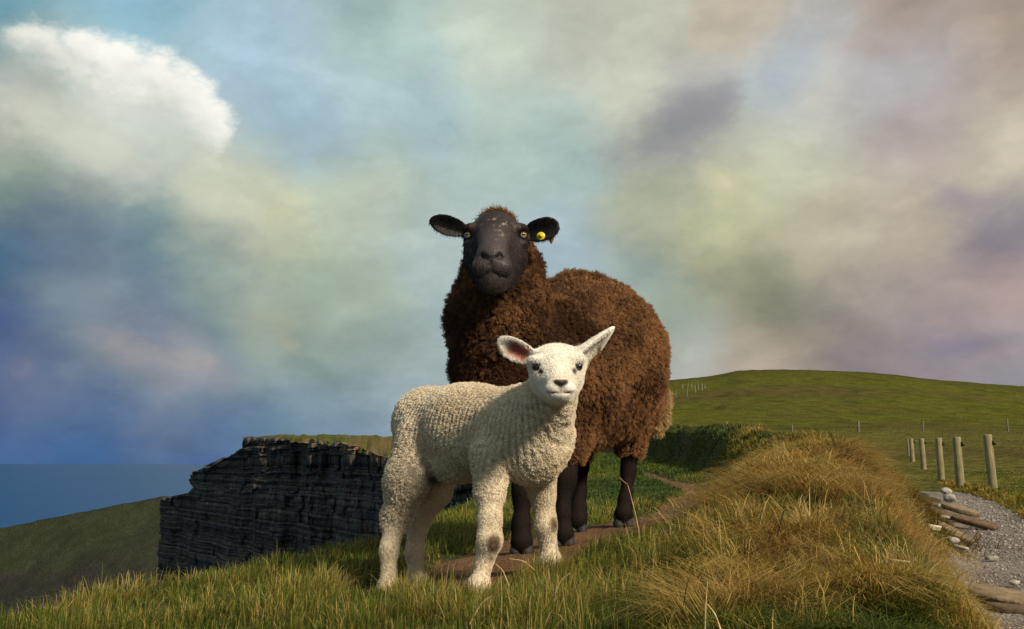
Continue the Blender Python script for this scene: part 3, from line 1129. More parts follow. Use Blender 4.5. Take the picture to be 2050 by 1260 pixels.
def make_hoof(parent, foot, d, w, h, fwd, col, matl):
    """cloven hoof: two wedge claws, round in front"""
    px, py, dd = foot
    base = W(px, py, dd)
    f = unit((fwd[0], fwd[1], 0))
    s = np.array([-f[1], f[0], 0])
    res = w / 16
    xs = np.arange(-w * 1.3, w * 1.3, res)
    fl = Field(xs + base[0], xs + base[1], np.arange(-h * .2, h * 1.25, res) + base[2])
    for sd in (-1, 1):
        c = base + s * sd * w * .27
        fl.apply(*rc(c + f * w * .22 + (0, 0, h * .22), w * .25, c - f * w * .18 + (0, 0, h * .3), w * .25), k=.006)
        fl.apply(*rc(c + f * w * .16 + (0, 0, h * .3), w * .24, c - f * w * .08 + (0, 0, h * .85), w * .22), k=.006)
    zc = fl.ax[2][None, None, :]
    fl.d = np.maximum(fl.d, (base[2] - .004) - zc).astype(np.float32)
    V, Q = fl.mesh()
    n = vnoise(V[:, 0] * 200, V[:, 1] * 200, V[:, 2] * 500)
    c = np.asarray(col) * (.6 + .8 * n[:, None])
    return mesh_np('hoof', V, Q, mat=matl, parent=parent, col=c)


# ------------------------------------------------------------------ ewe
def build_ewe():
    t0 = W(1150, 1085, 3.25)
    root = empty('ewe', t0)
    tag(root, 'dark brown woolly ewe with black face and yellow ear tag, standing behind the lamb', 'sheep')
    inv = Matrix.Translation(-Vector(t0))
    rng = np.random.default_rng(21)
    H = W(992, 472, 2.74)                         # between the eyes
    hp = lambda x, f, z: np.array([H[0] + x, H[1] - f, H[2] + z])
    xs = lerp_axis([(-.33, .008), (-.20, .0034), (.14, .008), .72])
    ys = lerp_axis([(2.50, .0034), (2.90, .008), 4.15])
    zs = lerp_axis([(.0, .007), (.16, .009), (.66, .0034), (.98, .006), 1.02])
    fl = Field(xs, ys, zs)
    wool_neck = [(1005, 552, 2.95, 80), (1003, 640, 2.97, 89), (1008, 735, 3.02, 100)]
    wool_body = [(1040, 760, 3.08, 112), (1090, 745, 3.2, 150), (1160, 722, 3.42, 158), (1176, 735, 3.66, 148)]
    belly = [(1095, 835, 3.2, 82), (1190, 768, 3.45, 98), (1212, 772, 3.68, 98)]
    tail = [(1320, 800, 3.86, 11), (1309, 850, 3.84, 14)]
    front_a = [(1062, 880, 3.04, 54), (1047, 985, 2.98, 18), (1043, 1050, 2.96, 14), (1044, 1085, 2.95, 16)]
    front_b = [(1128, 870, 3.10, 48), (1130, 955, 3.04, 20), (1126, 1030, 3.01, 12), (1127, 1072, 3.0, 15)]
    hind_a = [(1170, 815, 3.62, 56), (1163, 915, 3.62, 18), (1159, 985, 3.6, 12), (1158, 1020, 3.57, 13), (1157, 1045, 3.56, 15)]
    hind_b = [(1252, 800, 3.64, 62), (1260, 890, 3.64, 21), (1258, 945, 3.63, 12), (1252, 1000, 3.58, 11), (1249, 1030, 3.56, 14)]
    limb(fl, wool_neck, .05)
    limb(fl, wool_body, .06)
    limb(fl, belly, .06)
    limb(fl, tail, .02)
    for l in (front_a, front_b, hind_a, hind_b):
        limb(fl, l, .03)
    # pasterns and hooves' coronets
    for (px, py, d) in (FOOT_PX['ewe_front_a'], FOOT_PX['ewe_front_b'], FOOT_PX['ewe_hind_a'], FOOT_PX['ewe_hind_b']):
        p = W(px, py - 28, d)
        fl.apply(*ell(p, (.028, .032, .030)), k=.02)
    # head
    head = [ell(hp(0, -.06, .002), (.086, .09, .062)),
            rc(hp(0, .0, .012), .054, hp(-.006, .105, -.076), .038),
            ell(hp(0, -.02, -.056), (.085, .080, .074)),
            rc(hp(0, .0, -.100), .054, hp(-.005, .085, -.126), .037),
            ell(hp(-.008, .095, -.106), (.047, .050, .043))]
    for p in head:
        fl.apply(*p, k=.03)
    for sx in (-1, 1):
        fl.apply(*ell(hp(sx * .024 - .008, .122, -.110), (.0265, .027, .022)), k=.012)
        fl.apply(*ell(hp(sx * .064, .008, .016), (.024, .024, .016)), k=.014)
        fl.apply(*ell(hp(sx * .068, -.002, -.022), (.018, .022, .012)), k=.012)
    fl.apply(*ell(hp(-.008, .128, -.083), (.029, .020, .017)), k=.012)
    fl.apply(*ell(hp(-.007, .096, -.143), (.037, .040, .026)), k=.012)
    # eye sockets, nostrils, philtrum, mouth
    for sx in (-1, 1):
        fl.apply(*ell(hp(sx * .077, .026, -.001), (.0100, .012, .0072)), k=.004, sub=True)
        fl.apply(*rc(hp(sx * .011 - .008, .153, -.091), .0052, hp(sx * .024 - .008, .142, -.082), .0085), k=.004, sub=True)
    fl.apply(*rc(hp(-.008, .153, -.098), .0030, hp(-.008, .149, -.122), .0030), k=.004, sub=True)
    mouth = [(-.056, .105, -.134), (-.036, .131, -.132), (-.008, .146, -.123), (.020, .131, -.132), (.042, .105, -.133)]
    for a, b in zip(mouth[:-1], mouth[1:]):
        fl.apply(*rc(hp(*a), .0036, hp(*b), .0036), k=.004, sub=True)
    # ears
    e1 = ear(W(930, 462, 2.80), W(859, 440, 2.80), (-.15, -1, -.1), .029, .0052, .016,
             ((0, .60), (.2, .88), (.5, 1.0), (.75, .85), (.9, .58), (1, .25)))
    e2 = ear(W(1056, 468, 2.80), W(1119, 450, 2.78), (.1, -1, -.2), .033, .0052, .014,
             ((0, .62), (.2, .92), (.5, 1.0), (.75, .92), (.9, .66), (1, .3)))
    for e in (e1, e2):
        fl.apply(*e, k=.012)
    V, Q = fl.mesh()
    V = relax(V, Q, 1, .4)
    N = mesh_normals(V, Q)
    dh = np.min([p[0](V) for p in head] + [e1[0](V), e2[0](V)], 0)
    dw = np.minimum(np.minimum(seg_dist(V, wool_neck), seg_dist(V, wool_body)), np.minimum(seg_dist(V, belly), seg_dist(V, tail)))
    dl = np.min([seg_dist(V, l[1:]) for l in (front_a, front_b, hind_a, hind_b)], 0)
    dth = np.min([seg_dist(V, l[:2]) for l in (front_a, front_b, hind_a, hind_b)], 0)
    low = np.minimum(dth, dw)
    wool = sstep(-.004, .012, np.minimum(dh, dl + .012) - low + .004)
    wool = wool * (1 - sstep(.02, -.02, V[:, 2] - .30) * sstep(.0, .03, dw))
    face_core = (dh < .02) & (V[:, 1] < np.where(V[:, 2] > H[2] - .01, H[1] + .115, H[1] + .045)) & (V[:, 2] > H[2] - .185)
    wool = np.where(face_core, 0, wool)
    # woolly lumps
    lump = (fbm(V[:, 0] * 16, V[:, 1] * 16, V[:, 2] * 20, 3, 91) - .5) * .036 + (fbm(V[:, 0] * 5, V[:, 1] * 5, V[:, 2] * 6, 2, 92) - .5) * .045
    V = V + N * (lump * wool)[:, None]
    N = mesh_normals(V, Q)
    # colours of the animal itself
    c = np.tile(np.array([.022, .015, .014]), (len(V), 1))
    sk = fbm(V[:, 0] * 60, V[:, 1] * 60, V[:, 2] * 60, 3, 94)
    c = c * (.7 + .7 * sk[:, None])
    rel = V - H
    facemask = (dh < .02) & (rel[:, 1] < .06)
    # greyish muzzle and bridge, pale flecks on the forehead and nose
    bridge = np.exp(-((rel[:, 0] + .0) / .05) ** 2) * sstep(.03, -.03, rel[:, 2]) * facemask
    c = blend(c, bridge * .65, (.075, .060, .060))
    fl1 = sstep(.60, .74, fbm(V[:, 0] * 130, V[:, 1] * 60, V[:, 2] * 130, 2, 95))
    spot = np.exp(-(((rel[:, 0] - .004) / .035) ** 2 + ((rel[:, 2] - .024) / .010) ** 2)) + .45 * np.exp(-(((rel[:, 0] - .012) / .013) ** 2 + ((rel[:, 2] + .012) / .028) ** 2))
    c = blend(c, fl1 * np.clip(spot * 1.5, 0, 1) * facemask * .85, (.34, .25, .21))
    nose = np.exp(-(((rel[:, 0] + .008) / .030) ** 2 + ((rel[:, 2] + .086) / .014) ** 2)) * (rel[:, 1] < -.10)
    c = blend(c, nose * .8, (.012, .011, .012))
    for sx in (-1, 1):
        r = np.linalg.norm(rel - np.array([sx * .074, -.016, 0]), axis=1)
        c = blend(c, sstep(.026, .015, r) * .8, (.010, .008, .008))
    brow = np.exp(-(((np.abs(rel[:, 0]) - .066) / .018) ** 2 + ((rel[:, 2] - .022) / .014) ** 2)) * facemask
    c = blend(c, brow * .5, (.060, .034, .022))
    c = blend(c, (np.minimum(e1[0](V), e2[0](V)) < .004) * 1.0, (.007, .006, .006))
    c = blend(c, wool, (.025, .012, .007))
    legs = sstep(.40, .30, V[:, 2]) * (1 - wool)
    c = blend(c, legs, (.013, .009, .007))
    m = mat_basic('ewe_skin', attr='Col', rough=.66, noise_scale=150, noise_amt=.25, bump=(260, .5, .004), spec=.16)
    nt = m.node_tree
    at = [n for n in nt.nodes if n.type == 'ATTRIBUTE'][0]
    mr = nt.nodes.new('ShaderNodeMapRange')
    mr.inputs[3].default_value, mr.inputs[4].default_value = .08, .32
    nt.links.new(at.outputs['Alpha'], mr.inputs[0])
    nt.links.new(mr.outputs[0], nt.nodes['Principled BSDF'].inputs['Specular IOR Level'])
    m2 = nt.nodes.new('ShaderNodeMapRange')
    m2.inputs[3].default_value, m2.inputs[4].default_value = .8, .46
    nt.links.new(at.outputs['Alpha'], m2.inputs[0])
    nt.links.new(m2.outputs[0], nt.nodes['Principled BSDF'].inputs['Roughness'])
    body = mesh_np('body', V, Q, mat=m, parent=root, col=np.concatenate([c, (facemask * 1.0)[:, None]], 1))
    body.matrix_parent_inverse = inv

    # fleece: locks of curly strands drawn together at their tips
    n = 200000
    vis = .35 + .65 * sstep(.5, -.2, N[:, 1])
    P, nn, T, bc = sample_surface(V, Q, N, (wool > .35) * wool * vis, n, rng)
    seeds, sn, _, _ = sample_surface(V, Q, N, (wool > .35) * wool * vis, 17000, rng)
    ci = nearest_seed(P, seeds)
    relP = P - H
    top_low = np.clip((P[:, 2] - .30) / .6, 0, 1)
    grav = np.array([0, 0, -1.0])
    ldir_s = unit_rows(sn + rng.normal(size=sn.shape) * .38 + grav * .30)
    ruff = np.exp(-(np.maximum(0, np.linalg.norm((P - (H + np.array([0, .06, -.07]))) / np.array([1, 1, 1.1]), axis=1) - .10) / .05) ** 2)
    near_face = np.clip(ruff, 0, 1) * .8
    Ls = rng.uniform(.014, .027, len(seeds))
    L = Ls[ci] * (1 - .35 * near_face) * rng.uniform(.75, 1.1, n)
    rump = sstep(3.35, 3.7, P[:, 1])
    d0 = unit_rows(nn + rng.normal(size=nn.shape) * .25)
    tipc = seeds[ci] + ldir_s[ci] * L[:, None]
    straight = P + d0 * L[:, None]
    clump = np.where(rng.random(n) < .3, .15, np.where(rump > .5, .5, .66))[:, None] * (1 - .5 * near_face[:, None])
    off = (tipc - straight) * clump
    lum = fbm(P[:, 0] * 9, P[:, 1] * 9, P[:, 2] * 9, 3, 101)[:, None]
    cl = rng.random(len(seeds))[ci][:, None]
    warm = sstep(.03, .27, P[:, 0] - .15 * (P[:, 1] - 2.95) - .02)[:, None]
    dark = np.array([.016, .009, .006])
    mid = np.array([.100, .046, .022])
    tip = np.array([.350, .172, .070])
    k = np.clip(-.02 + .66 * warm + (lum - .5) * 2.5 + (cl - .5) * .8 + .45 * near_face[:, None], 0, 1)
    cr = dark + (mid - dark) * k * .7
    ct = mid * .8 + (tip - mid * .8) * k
    # the bleached breech tuft
    td = seg_dist(P, tail)
    kt = sstep(.035, .0, td)[:, None] * sstep(3.6, 3.75, P[:, 1])[:, None]
    cr = cr + (np.array([.25, .15, .06]) - cr) * kt
    ct = ct + (np.array([.55, .38, .18]) - ct) * kt
    L = L * (1 + .4 * kt[:, 0])
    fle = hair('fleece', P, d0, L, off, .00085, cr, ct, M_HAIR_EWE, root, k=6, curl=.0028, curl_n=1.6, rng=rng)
    fle.matrix_parent_inverse = inv
    # tuft on the crown of the head
    wt = np.exp(-(((rel[:, 0] - .004) / .030) ** 2 + ((rel[:, 1] - .05) / .035) ** 2)) * (rel[:, 2] > .045) * facemask
    P, nn, _, _ = sample_surface(V, Q, N, wt + 1e-9, 1500, rng)
    d0 = unit_rows(nn + rng.normal(size=nn.shape) * .5 + np.array([0, -.2, .1]))
    cr = np.tile(np.array([.07, .03, .012]), (1500, 1))
    ct = np.array([.26, .115, .04]) * rng.uniform(.5, 1.2, (1500, 1))
    tuft = hair('topknot', P, d0, rng.uniform(.006, .014, 1500), rng.normal(size=P.shape) * .004, .0008, cr, ct, M_HAIR_EWE, root, k=4, curl=.002, rng=rng)
    tuft.matrix_parent_inverse = inv
    # short coat on face and legs
    wt = (1 - wool) * (.4 + .6 * sstep(.3, -.3, N[:, 1])) * (1 + 1.5 * legs)
    P, nn, T, bc = sample_surface(V, Q, N, wt, 42000, rng)
    ctt = (c[T] * bc[..., None]).sum(1)
    dn = unit_rows(nn * .35 + np.array([0, .15, -1.0]) + rng.normal(size=nn.shape) * .15)
    coat = hair('short_coat', P, dn, rng.uniform(.004, .008, len(P)) * (1 - .25 * (P[:, 2] < .45)), nn * 0, .00042, ctt * .8, ctt * rng.uniform(.7, 1.4, (len(P), 1)), M_HAIR_EWE, root, k=3, rng=rng)
    coat.matrix_parent_inverse = inv

    for sx in (-1, 1):
        e = eyeball('eye', hp(sx * .0712, .0115, -.001), .0120, (sx * .38, -.92, -.10), root, (.36, .28, .15), .52, .22, M_EYE, .72)
        e.matrix_parent_inverse = inv
    mh = mat_basic('dark_horn', attr='Col', rough=.6, spec=.2)
    for kf, ff in (('ewe_front_a', (-.2, -1)), ('ewe_front_b', (-.1, -1)), ('ewe_hind_a', (-.2, -1)), ('ewe_hind_b', (.05, -1))):
        h = make_hoof(root, FOOT_PX[kf], 0, .062, .05, ff, (.030, .026, .025), mh)
        h.matrix_parent_inverse = inv
    # ear tag: yellow disc with a raised stud on the inside, orange flap behind the rim
    my = mat_basic('yellow_plastic', color=(.62, .47, .01), rough=.35, spec=.5)
    mo = mat_basic('orange_plastic', color=(.55, .17, .01), rough=.4, spec=.5)
    c0 = W(1083, 473, 2.765)
    ax = unit((-.15, -1, .12))
    s = unit(np.cross(ax, (0, 0, 1)))
    u = np.cross(s, ax)
    prof = [(.0, 0), (.0135, 0), (.0135, .0015), (.0125, .0022), (.0065, .0026), (.0060, .0075), (.0048, .0092), (.0, .0098)]
    Vt, Qt = [], []
    n = 24
    for r, h in prof:
        for i in range(n):
            a = i / n * 2 * math.pi
            Vt.append(c0 + ax * h + (s * math.cos(a) + u * math.sin(a)) * r * .84)
    for j in range(len(prof) - 1):
        for i in range(n):
            Qt.append((j * n + i, (j + 1) * n + i, (j + 1) * n + (i + 1) % n, j * n + (i + 1) % n))
    tg = mesh_np('ear_tag', Vt, Qt, mat=my, parent=root, smooth=True)
    tg.matrix_parent_inverse = inv
    pts = [W(1098, 474, 2.80), W(1111, 470, 2.80), W(1109, 480, 2.80), W(1104, 489, 2.80), W(1100, 484, 2.80)]
    Vf = pts + [p + np.array([0, .003, 0]) for p in pts]
    nf = len(pts)
    qf = [(i, (i + 1) % nf, (i + 1) % nf + nf, i + nf) for i in range(nf)]
    tf = [(0, i + 1, i) for i in range(1, nf - 1)] + [(nf, nf + i, nf + i + 1) for i in range(1, nf - 1)]
    fl_ = mesh_np('ear_tag_flap', Vf, qf, tf, mat=mo, parent=root, smooth=False)
    fl_.matrix_parent_inverse = inv
    return root


# ------------------------------------------------------------------ lamb
def build_lamb():
    t0 = W(930, 1185, 2.5)
    root = empty('lamb', t0)
    tag(root, 'small cream white lamb with dirty knees standing on grass in front of the brown ewe', 'lamb')
    inv = Matrix.Translation(-Vector(t0))
    rng = np.random.default_rng(22)
    H = W(1115, 734, 2.26)
    hp = lambda x, f, z: np.array([H[0] + x, H[1] - f, H[2] + z])
    xs = lerp_axis([(-.40, .0055), (-.04, .0035), (.02, .0026), (.175, .004), .26])
    ys = lerp_axis([(2.10, .0026), (2.36, .0055), 2.95])
    zs = lerp_axis([(-.06, .005), (.35, .0055), (.38, .0026), (.60, .004), .63])
    fl = Field(xs, ys, zs)
    body = [(858, 848, 2.74, 72), (940, 860, 2.62, 82), (1040, 866, 2.50, 87)]
    chest = [(1052, 872, 2.48, 86), (1066, 905, 2.45, 66)]
    neck = [(1076, 850, 2.44, 72), (1110, 775, 2.34, 48)]
    hind_n = [(846, 885, 2.66, 54), (814, 960, 2.62, 38), (792, 1040, 2.64, 23), (779, 1100, 2.61, 14.5), (777, 1172, 2.60, 15)]
    hind_f = [(887, 912, 2.76, 44), (870, 982, 2.72, 31), (836, 1048, 2.74, 19), (830, 1105, 2.72, 15), (833, 1155, 2.70, 15)]
    front_n = [(988, 915, 2.44, 46), (981, 985, 2.41, 26), (981, 1040, 2.39, 19), (980, 1082, 2.375, 21), (970, 1120, 2.385, 13.5), (961, 1165, 2.37, 15.5)]
    front_f = [(1075, 925, 2.50, 48), (1086, 990, 2.53, 22), (1090, 1028, 2.535, 16), (1092, 1052, 2.53, 18), (1097, 1085, 2.54, 12.5), (1101, 1118, 2.54, 14.5)]
    limb(fl, body, .05)
    limb(fl, chest, .04)
    limb(fl, neck, .05)
    for l in (hind_n, hind_f, front_n, front_f):
        limb(fl, l, .022)
    for k, (px, py, d) in FOOT_PX.items():
        if k.startswith('lamb'):
            p = W(px, py - 16, d)
            fl.apply(*ell(p, (.026, .029, .024)), k=.018)
    # belly and navel
    fl.apply(*ell(W(905, 938, 2.62), (.055, .055, .028)), k=.04)
    head = [ell(hp(.002, -.045, .010), (.062, .064, .045)),
            ell(hp(0, -.015, -.026), (.0555, .056, .042)),
            rc(hp(.001, .0, -.012), .041, hp(.004, .060, -.046), .026),
            rc(hp(0, .0, -.044), .034, hp(.003, .045, -.061), .023)]
    for p in head:
        fl.apply(*p, k=.022)
    fl.apply(*ell(hp(.004, .062, -.066), (.025, .026, .013)), k=.010)
    for sx in (-1, 1):
        fl.apply(*ell(hp(sx * .014 + .004, .072, -.052), (.017, .018, .014)), k=.008)
        fl.apply(*ell(hp(sx * .043, .010, .014), (.018, .016, .010)), k=.012)
        fl.apply(*ell(hp(sx * .0475, .020, -.002), (.010, .010, .0075)), k=.004, sub=True)
    fl.apply(*ell(hp(.004, .083, -.041), (.0150, .010, .0085)), k=.008)
    for sx in (-1, 1):
        fl.apply(*rc(hp(sx * .006 + .004, .096, -.044), .0026, hp(sx * .0135 + .004, .089, -.038), .0034), k=.003, sub=True)
    fl.apply(*rc(hp(.004, .094, -.049), .0018, hp(.004, .090, -.060), .0018), k=.003, sub=True)
    mouth = [(-.024, .066, -.0585), (-.012, .082, -.0612), (.004, .091, -.0625), (.020, .082, -.0612), (.031, .066, -.0585)]
    for a, b in zip(mouth[:-1], mouth[1:]):
        fl.apply(*rc(hp(*a), .0022, hp(*b), .0022), k=.003, sub=True)
    e1 = ear(W(1066, 716, 2.29), W(999, 680, 2.27), (-.25, -1, -.35), .0265, .0040, .016,
             ((0, .55), (.2, .85), (.5, 1.0), (.75, .86), (.9, .58), (1, .25)))
    e2 = ear(W(1146, 716, 2.29), W(1235, 660, 2.30), (.75, -.45, -1.0), .034, .0045, .022,
             ((0, .95), (.25, 1.0), (.5, .82), (.75, .55), (.9, .34), (1, .14)))
    for e in (e1, e2):
        fl.apply(*e, k=.014)
    V, Q = fl.mesh()
    V = relax(V, Q, 1, .4)
    N = mesh_normals(V, Q)
    dh = np.min([p[0](V) for p in head], 0)
    de = np.minimum(e1[0](V), e2[0](V))
    dw = np.minimum(np.minimum(seg_dist(V, body), seg_dist(V, chest)), np.minimum(seg_dist(V, neck), np.minimum(seg_dist(V, hind_n[:3]), seg_dist(V, front_n[:2]))))
    dl = np.min([seg_dist(V, l[1:]) for l in (hind_n[1:], hind_f, front_n, front_f)], 0)
    head_w = sstep(.004, -.012, np.minimum(dh, de) - dw)
    head_w = np.where(np.minimum(dh, de) < .012, np.maximum(head_w, sstep(H[1] + .07, H[1] + .045, V[:, 1])), head_w)
    leg_w = sstep(.016, -.018, dl - dw + (fbm(V[:, 0] * 40, V[:, 1] * 40, V[:, 2] * 40, 2, 119) - .5) * .02) * (1 - head_w)
    wool = (1 - head_w) * (1 - leg_w)
    rel = V - H
    # crimped wool: little knots in wavering upright rows along the flank
    axis = unit(W(1050, 868, 2.48) - W(862, 840, 2.74))
    s = V @ axis
    zz = V[:, 2]
    wob = (fbm(s * 14, zz * 9, 0, 3, 111) - .5) * 1.7
    rows = np.sin((s * 78 + wob) * 2 * math.pi * .9)
    kn = fbm(V[:, 0] * 150, V[:, 1] * 150, zz * 120, 2, 113) - .5
    crimp = rows * .0020 * sstep(.15, .36, zz) * (1 - .75 * sstep(.0, .10, V[:, 0])) + kn * .006
    V = V + N * (crimp * wool)[:, None]
    curls = (fbm(V[:, 0] * 45, V[:, 1] * 45, zz * 80, 3, 115) - .5) * .013
    V = V + N * (curls * sstep(.45, .22, zz) * sstep(-.05, -.15, V[:, 0]) * wool)[:, None]
    folds = (fbm(V[:, 0] * 26, V[:, 1] * 26, zz * 44, 3, 116) - .5) * .016
    V = V + N * (folds * sstep(.06, .12, V[:, 0]) * sstep(.46, .40, zz) * wool)[:, None]
    N = mesh_normals(V, Q)
    c = np.tile(np.array([.73, .63, .475]), (len(V), 1))
    nz = fbm(V[:, 0] * 12, V[:, 1] * 12, zz * 12, 3, 117)
    c = c * (.78 + .4 * nz[:, None])
    soil = sstep(.52, .75, fbm(V[:, 0] * 6, V[:, 1] * 6, zz * 7, 4, 121))
    c = blend(c, soil * .38, (.42, .32, .18))
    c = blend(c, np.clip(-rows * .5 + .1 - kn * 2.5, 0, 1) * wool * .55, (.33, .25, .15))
    c = blend(c, leg_w, (.72, .61, .45))
    c = blend(c, head_w, (.86, .80, .70))
    # muddy yellow on chest and lower legs
    c = blend(c, sstep(.36, .26, zz) * sstep(.02, .12, V[:, 0]) * wool * .5, (.42, .31, .14))
    c = blend(c, sstep(.10, .0, zz) * .35 * sstep(.35, .65, nz), (.34, .24, .13))
    # inner ears, nose, mouth line, eye rims and tear stains
    t, ss, hh = e1[0].local(V)
    inner = (e1[0](V) < .003) * sstep(.024, .010, np.abs(ss)) * sstep(.008, .016, t) * sstep(.072, .048, t) * (N @ unit((-.25, -1, -.35)) > .1)
    c = blend(c, inner * .95, (.46, .15, .10))
    front = rel[:, 1] < -.04
    nx = np.abs(rel[:, 0] - .004)
    nose = sstep(.0185, .013, nx + .30 * np.abs(rel[:, 2] + .040)) * sstep(-.033, -.037, rel[:, 2]) * sstep(-.054, -.049, rel[:, 2] - .45 * (.012 - nx) * 0) * front
    vsh = sstep(-.003, .002, rel[:, 2] + .052 - .55 * nx)
    c = blend(c, nose * vsh, (.020, .014, .014))
    ph = np.exp(-(nx / .0022) ** 2) * sstep(-.064, -.058, rel[:, 2]) * sstep(-.045, -.050, rel[:, 2]) * front
    c = blend(c, ph * .75, (.10, .07, .065))
    mline = np.exp(-((rel[:, 2] + .0628 - .0038 * (nx / .028) ** 2) / .0022) ** 2) * sstep(.034, .026, nx) * front
    c = blend(c, mline * .6, (.09, .065, .06))
    c = blend(c, np.exp(-(nx / .03) ** 2 - ((rel[:, 2] + .066) / .008) ** 2) * front * .3, (.45, .38, .36))
    c = blend(c, np.exp(-(nx / .014) ** 2 - ((rel[:, 2] + .030) / .007) ** 2) * front * .5, (.72, .52, .30))
    for sx in (-1, 1):
        r = np.linalg.norm((rel - np.array([sx * .0475, -.020, -.002])) / np.array([1, 1, .8]), axis=1)
        c = blend(c, sstep(.0135, .0100, r), (.02, .014, .012))
        r = np.linalg.norm((rel - np.array([sx * .0350, -.036, -.0125])) / np.array([1, 3, 1.2]), axis=1)
        c = blend(c, sstep(.0078, .0040, r) * .95, (.04, .026, .022))
    # dark spot in the flank hollow, brown stains on the knees
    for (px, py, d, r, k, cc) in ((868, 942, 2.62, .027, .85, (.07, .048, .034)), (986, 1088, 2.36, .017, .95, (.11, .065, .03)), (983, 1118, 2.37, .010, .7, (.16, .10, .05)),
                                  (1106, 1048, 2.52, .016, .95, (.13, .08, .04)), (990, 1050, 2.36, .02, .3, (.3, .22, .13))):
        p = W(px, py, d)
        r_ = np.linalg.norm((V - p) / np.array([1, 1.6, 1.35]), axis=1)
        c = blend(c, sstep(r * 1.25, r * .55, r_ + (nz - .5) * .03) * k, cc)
    m = mat_basic('lamb_skin', attr='Col', rough=.85, noise_scale=160, noise_amt=.18, bump=(330, .6, .004), spec=.1)
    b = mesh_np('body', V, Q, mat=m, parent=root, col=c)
    b.matrix_parent_inverse = inv

    vis = .4 + .6 * sstep(.5, -.2, N[:, 1])
    # tight wool: short strands gathered in small knots
    P, nn, T, bc = sample_surface(V, Q, N, wool * vis + 1e-9, 90000, rng)
    seeds, sn, _, _ = sample_surface(V, Q, N, wool * vis + 1e-9, 20000, rng)
    ci = nearest_seed(P, seeds)
    woolly = sstep(.42, .22, P[:, 2]) * sstep(-.04, -.14, P[:, 0])
    L = rng.uniform(.0020, .0037, len(P)) + .006 * woolly
    d0 = unit_rows(nn + rng.normal(size=nn.shape) * .3 + np.array([0, 0, -.35]) * woolly[:, None])
    sd = unit_rows(sn + rng.normal(size=sn.shape) * .3 + np.array([0, 0, -.3]))
    off = (seeds[ci] + sd[ci] * L[:, None] - P - d0 * L[:, None]) * .6
    cv = (c[T] * bc[..., None]).sum(1)
    tone = rng.uniform(.80, 1.12, (len(seeds), 1))[ci]
    fle = hair('fleece', P, d0, L, off, .0006, cv * .85 * tone, np.minimum(cv * 1.15 * tone, .86), M_HAIR_LAMB, root, k=5, curl=.0012, curl_n=1.5, rng=rng)
    fle.matrix_parent_inverse = inv
    # short hair on face, ears and legs
    P, nn, T, bc = sample_surface(V, Q, N, (1 - wool) * vis, 70000, rng)
    cv = (c[T] * bc[..., None]).sum(1)
    rp = P - H
    onhead = (np.linalg.norm(rp, axis=1) < .15)
    down = np.where(onhead[:, None], np.stack([rp[:, 0] * 5, np.full(len(P), -.15), -.5 - rp[:, 2] * 4], -1), np.array([0, 0, -1.0]))
    d0 = unit_rows(nn * .55 + unit_rows(down) * .8 + rng.normal(size=nn.shape) * .22)
    darkp = cv.max(1) < .2
    L = np.where(onhead, rng.uniform(.003, .0060, len(P)), rng.uniform(.0025, .0052, len(P)))
    L = np.where(darkp & onhead, .0008, L)
    muz = sstep(-.026, -.046, rp[:, 2]) * onhead * (rp[:, 1] < -.02)
    L = L * (1 - .72 * muz)
    legseed, _, _, _ = sample_surface(V, Q, N, (1 - wool) * (1 - head_w) + 1e-9, 4000, rng)
    lci = nearest_seed(P, legseed)
    lt = np.where(onhead, 1.0, rng.uniform(.84, 1.1, 4000)[lci])[:, None]
    loff = np.where(onhead[:, None], 0, (legseed[lci] - P) * .35)
    coat = hair('short_coat', P, d0, L, loff, .00036, cv * np.where(onhead, .92, .84)[:, None] * lt, np.minimum(cv * lt * rng.uniform(.9, 1.15, (len(P), 1)), .88), M_HAIR_LAMB, root, k=3, rng=rng)
    coat.matrix_parent_inverse = inv
    for sx in (-1, 1):
        e = eyeball('eye', hp(sx * .0455, .0125, -.0015), .0092, (sx * .45, -.9, -.05), root, (.045, .028, .016), .55, .4, M_EYE, .9)
        e.matrix_parent_inverse = inv
    mh = mat_basic('lamb_horn', attr='Col', rough=.5, spec=.3)
    for kf, ff in (('lamb_hind_near', (.4, -1)), ('lamb_hind_far', (.6, -1)), ('lamb_front_near', (.1, -1)), ('lamb_front_far', (.2, -1))):
        h = make_hoof(root, FOOT_PX[kf], 0, .050, .026, ff, (.055, .040, .030), mh)
        h.matrix_parent_inverse = inv
    return root


build_ewe()
build_lamb()
# ------------------------------------------------------------------ grass
M_GRASS = mat_basic('grass_blade', attr='Col', rough=.6, spec=.25, translucent=.30)


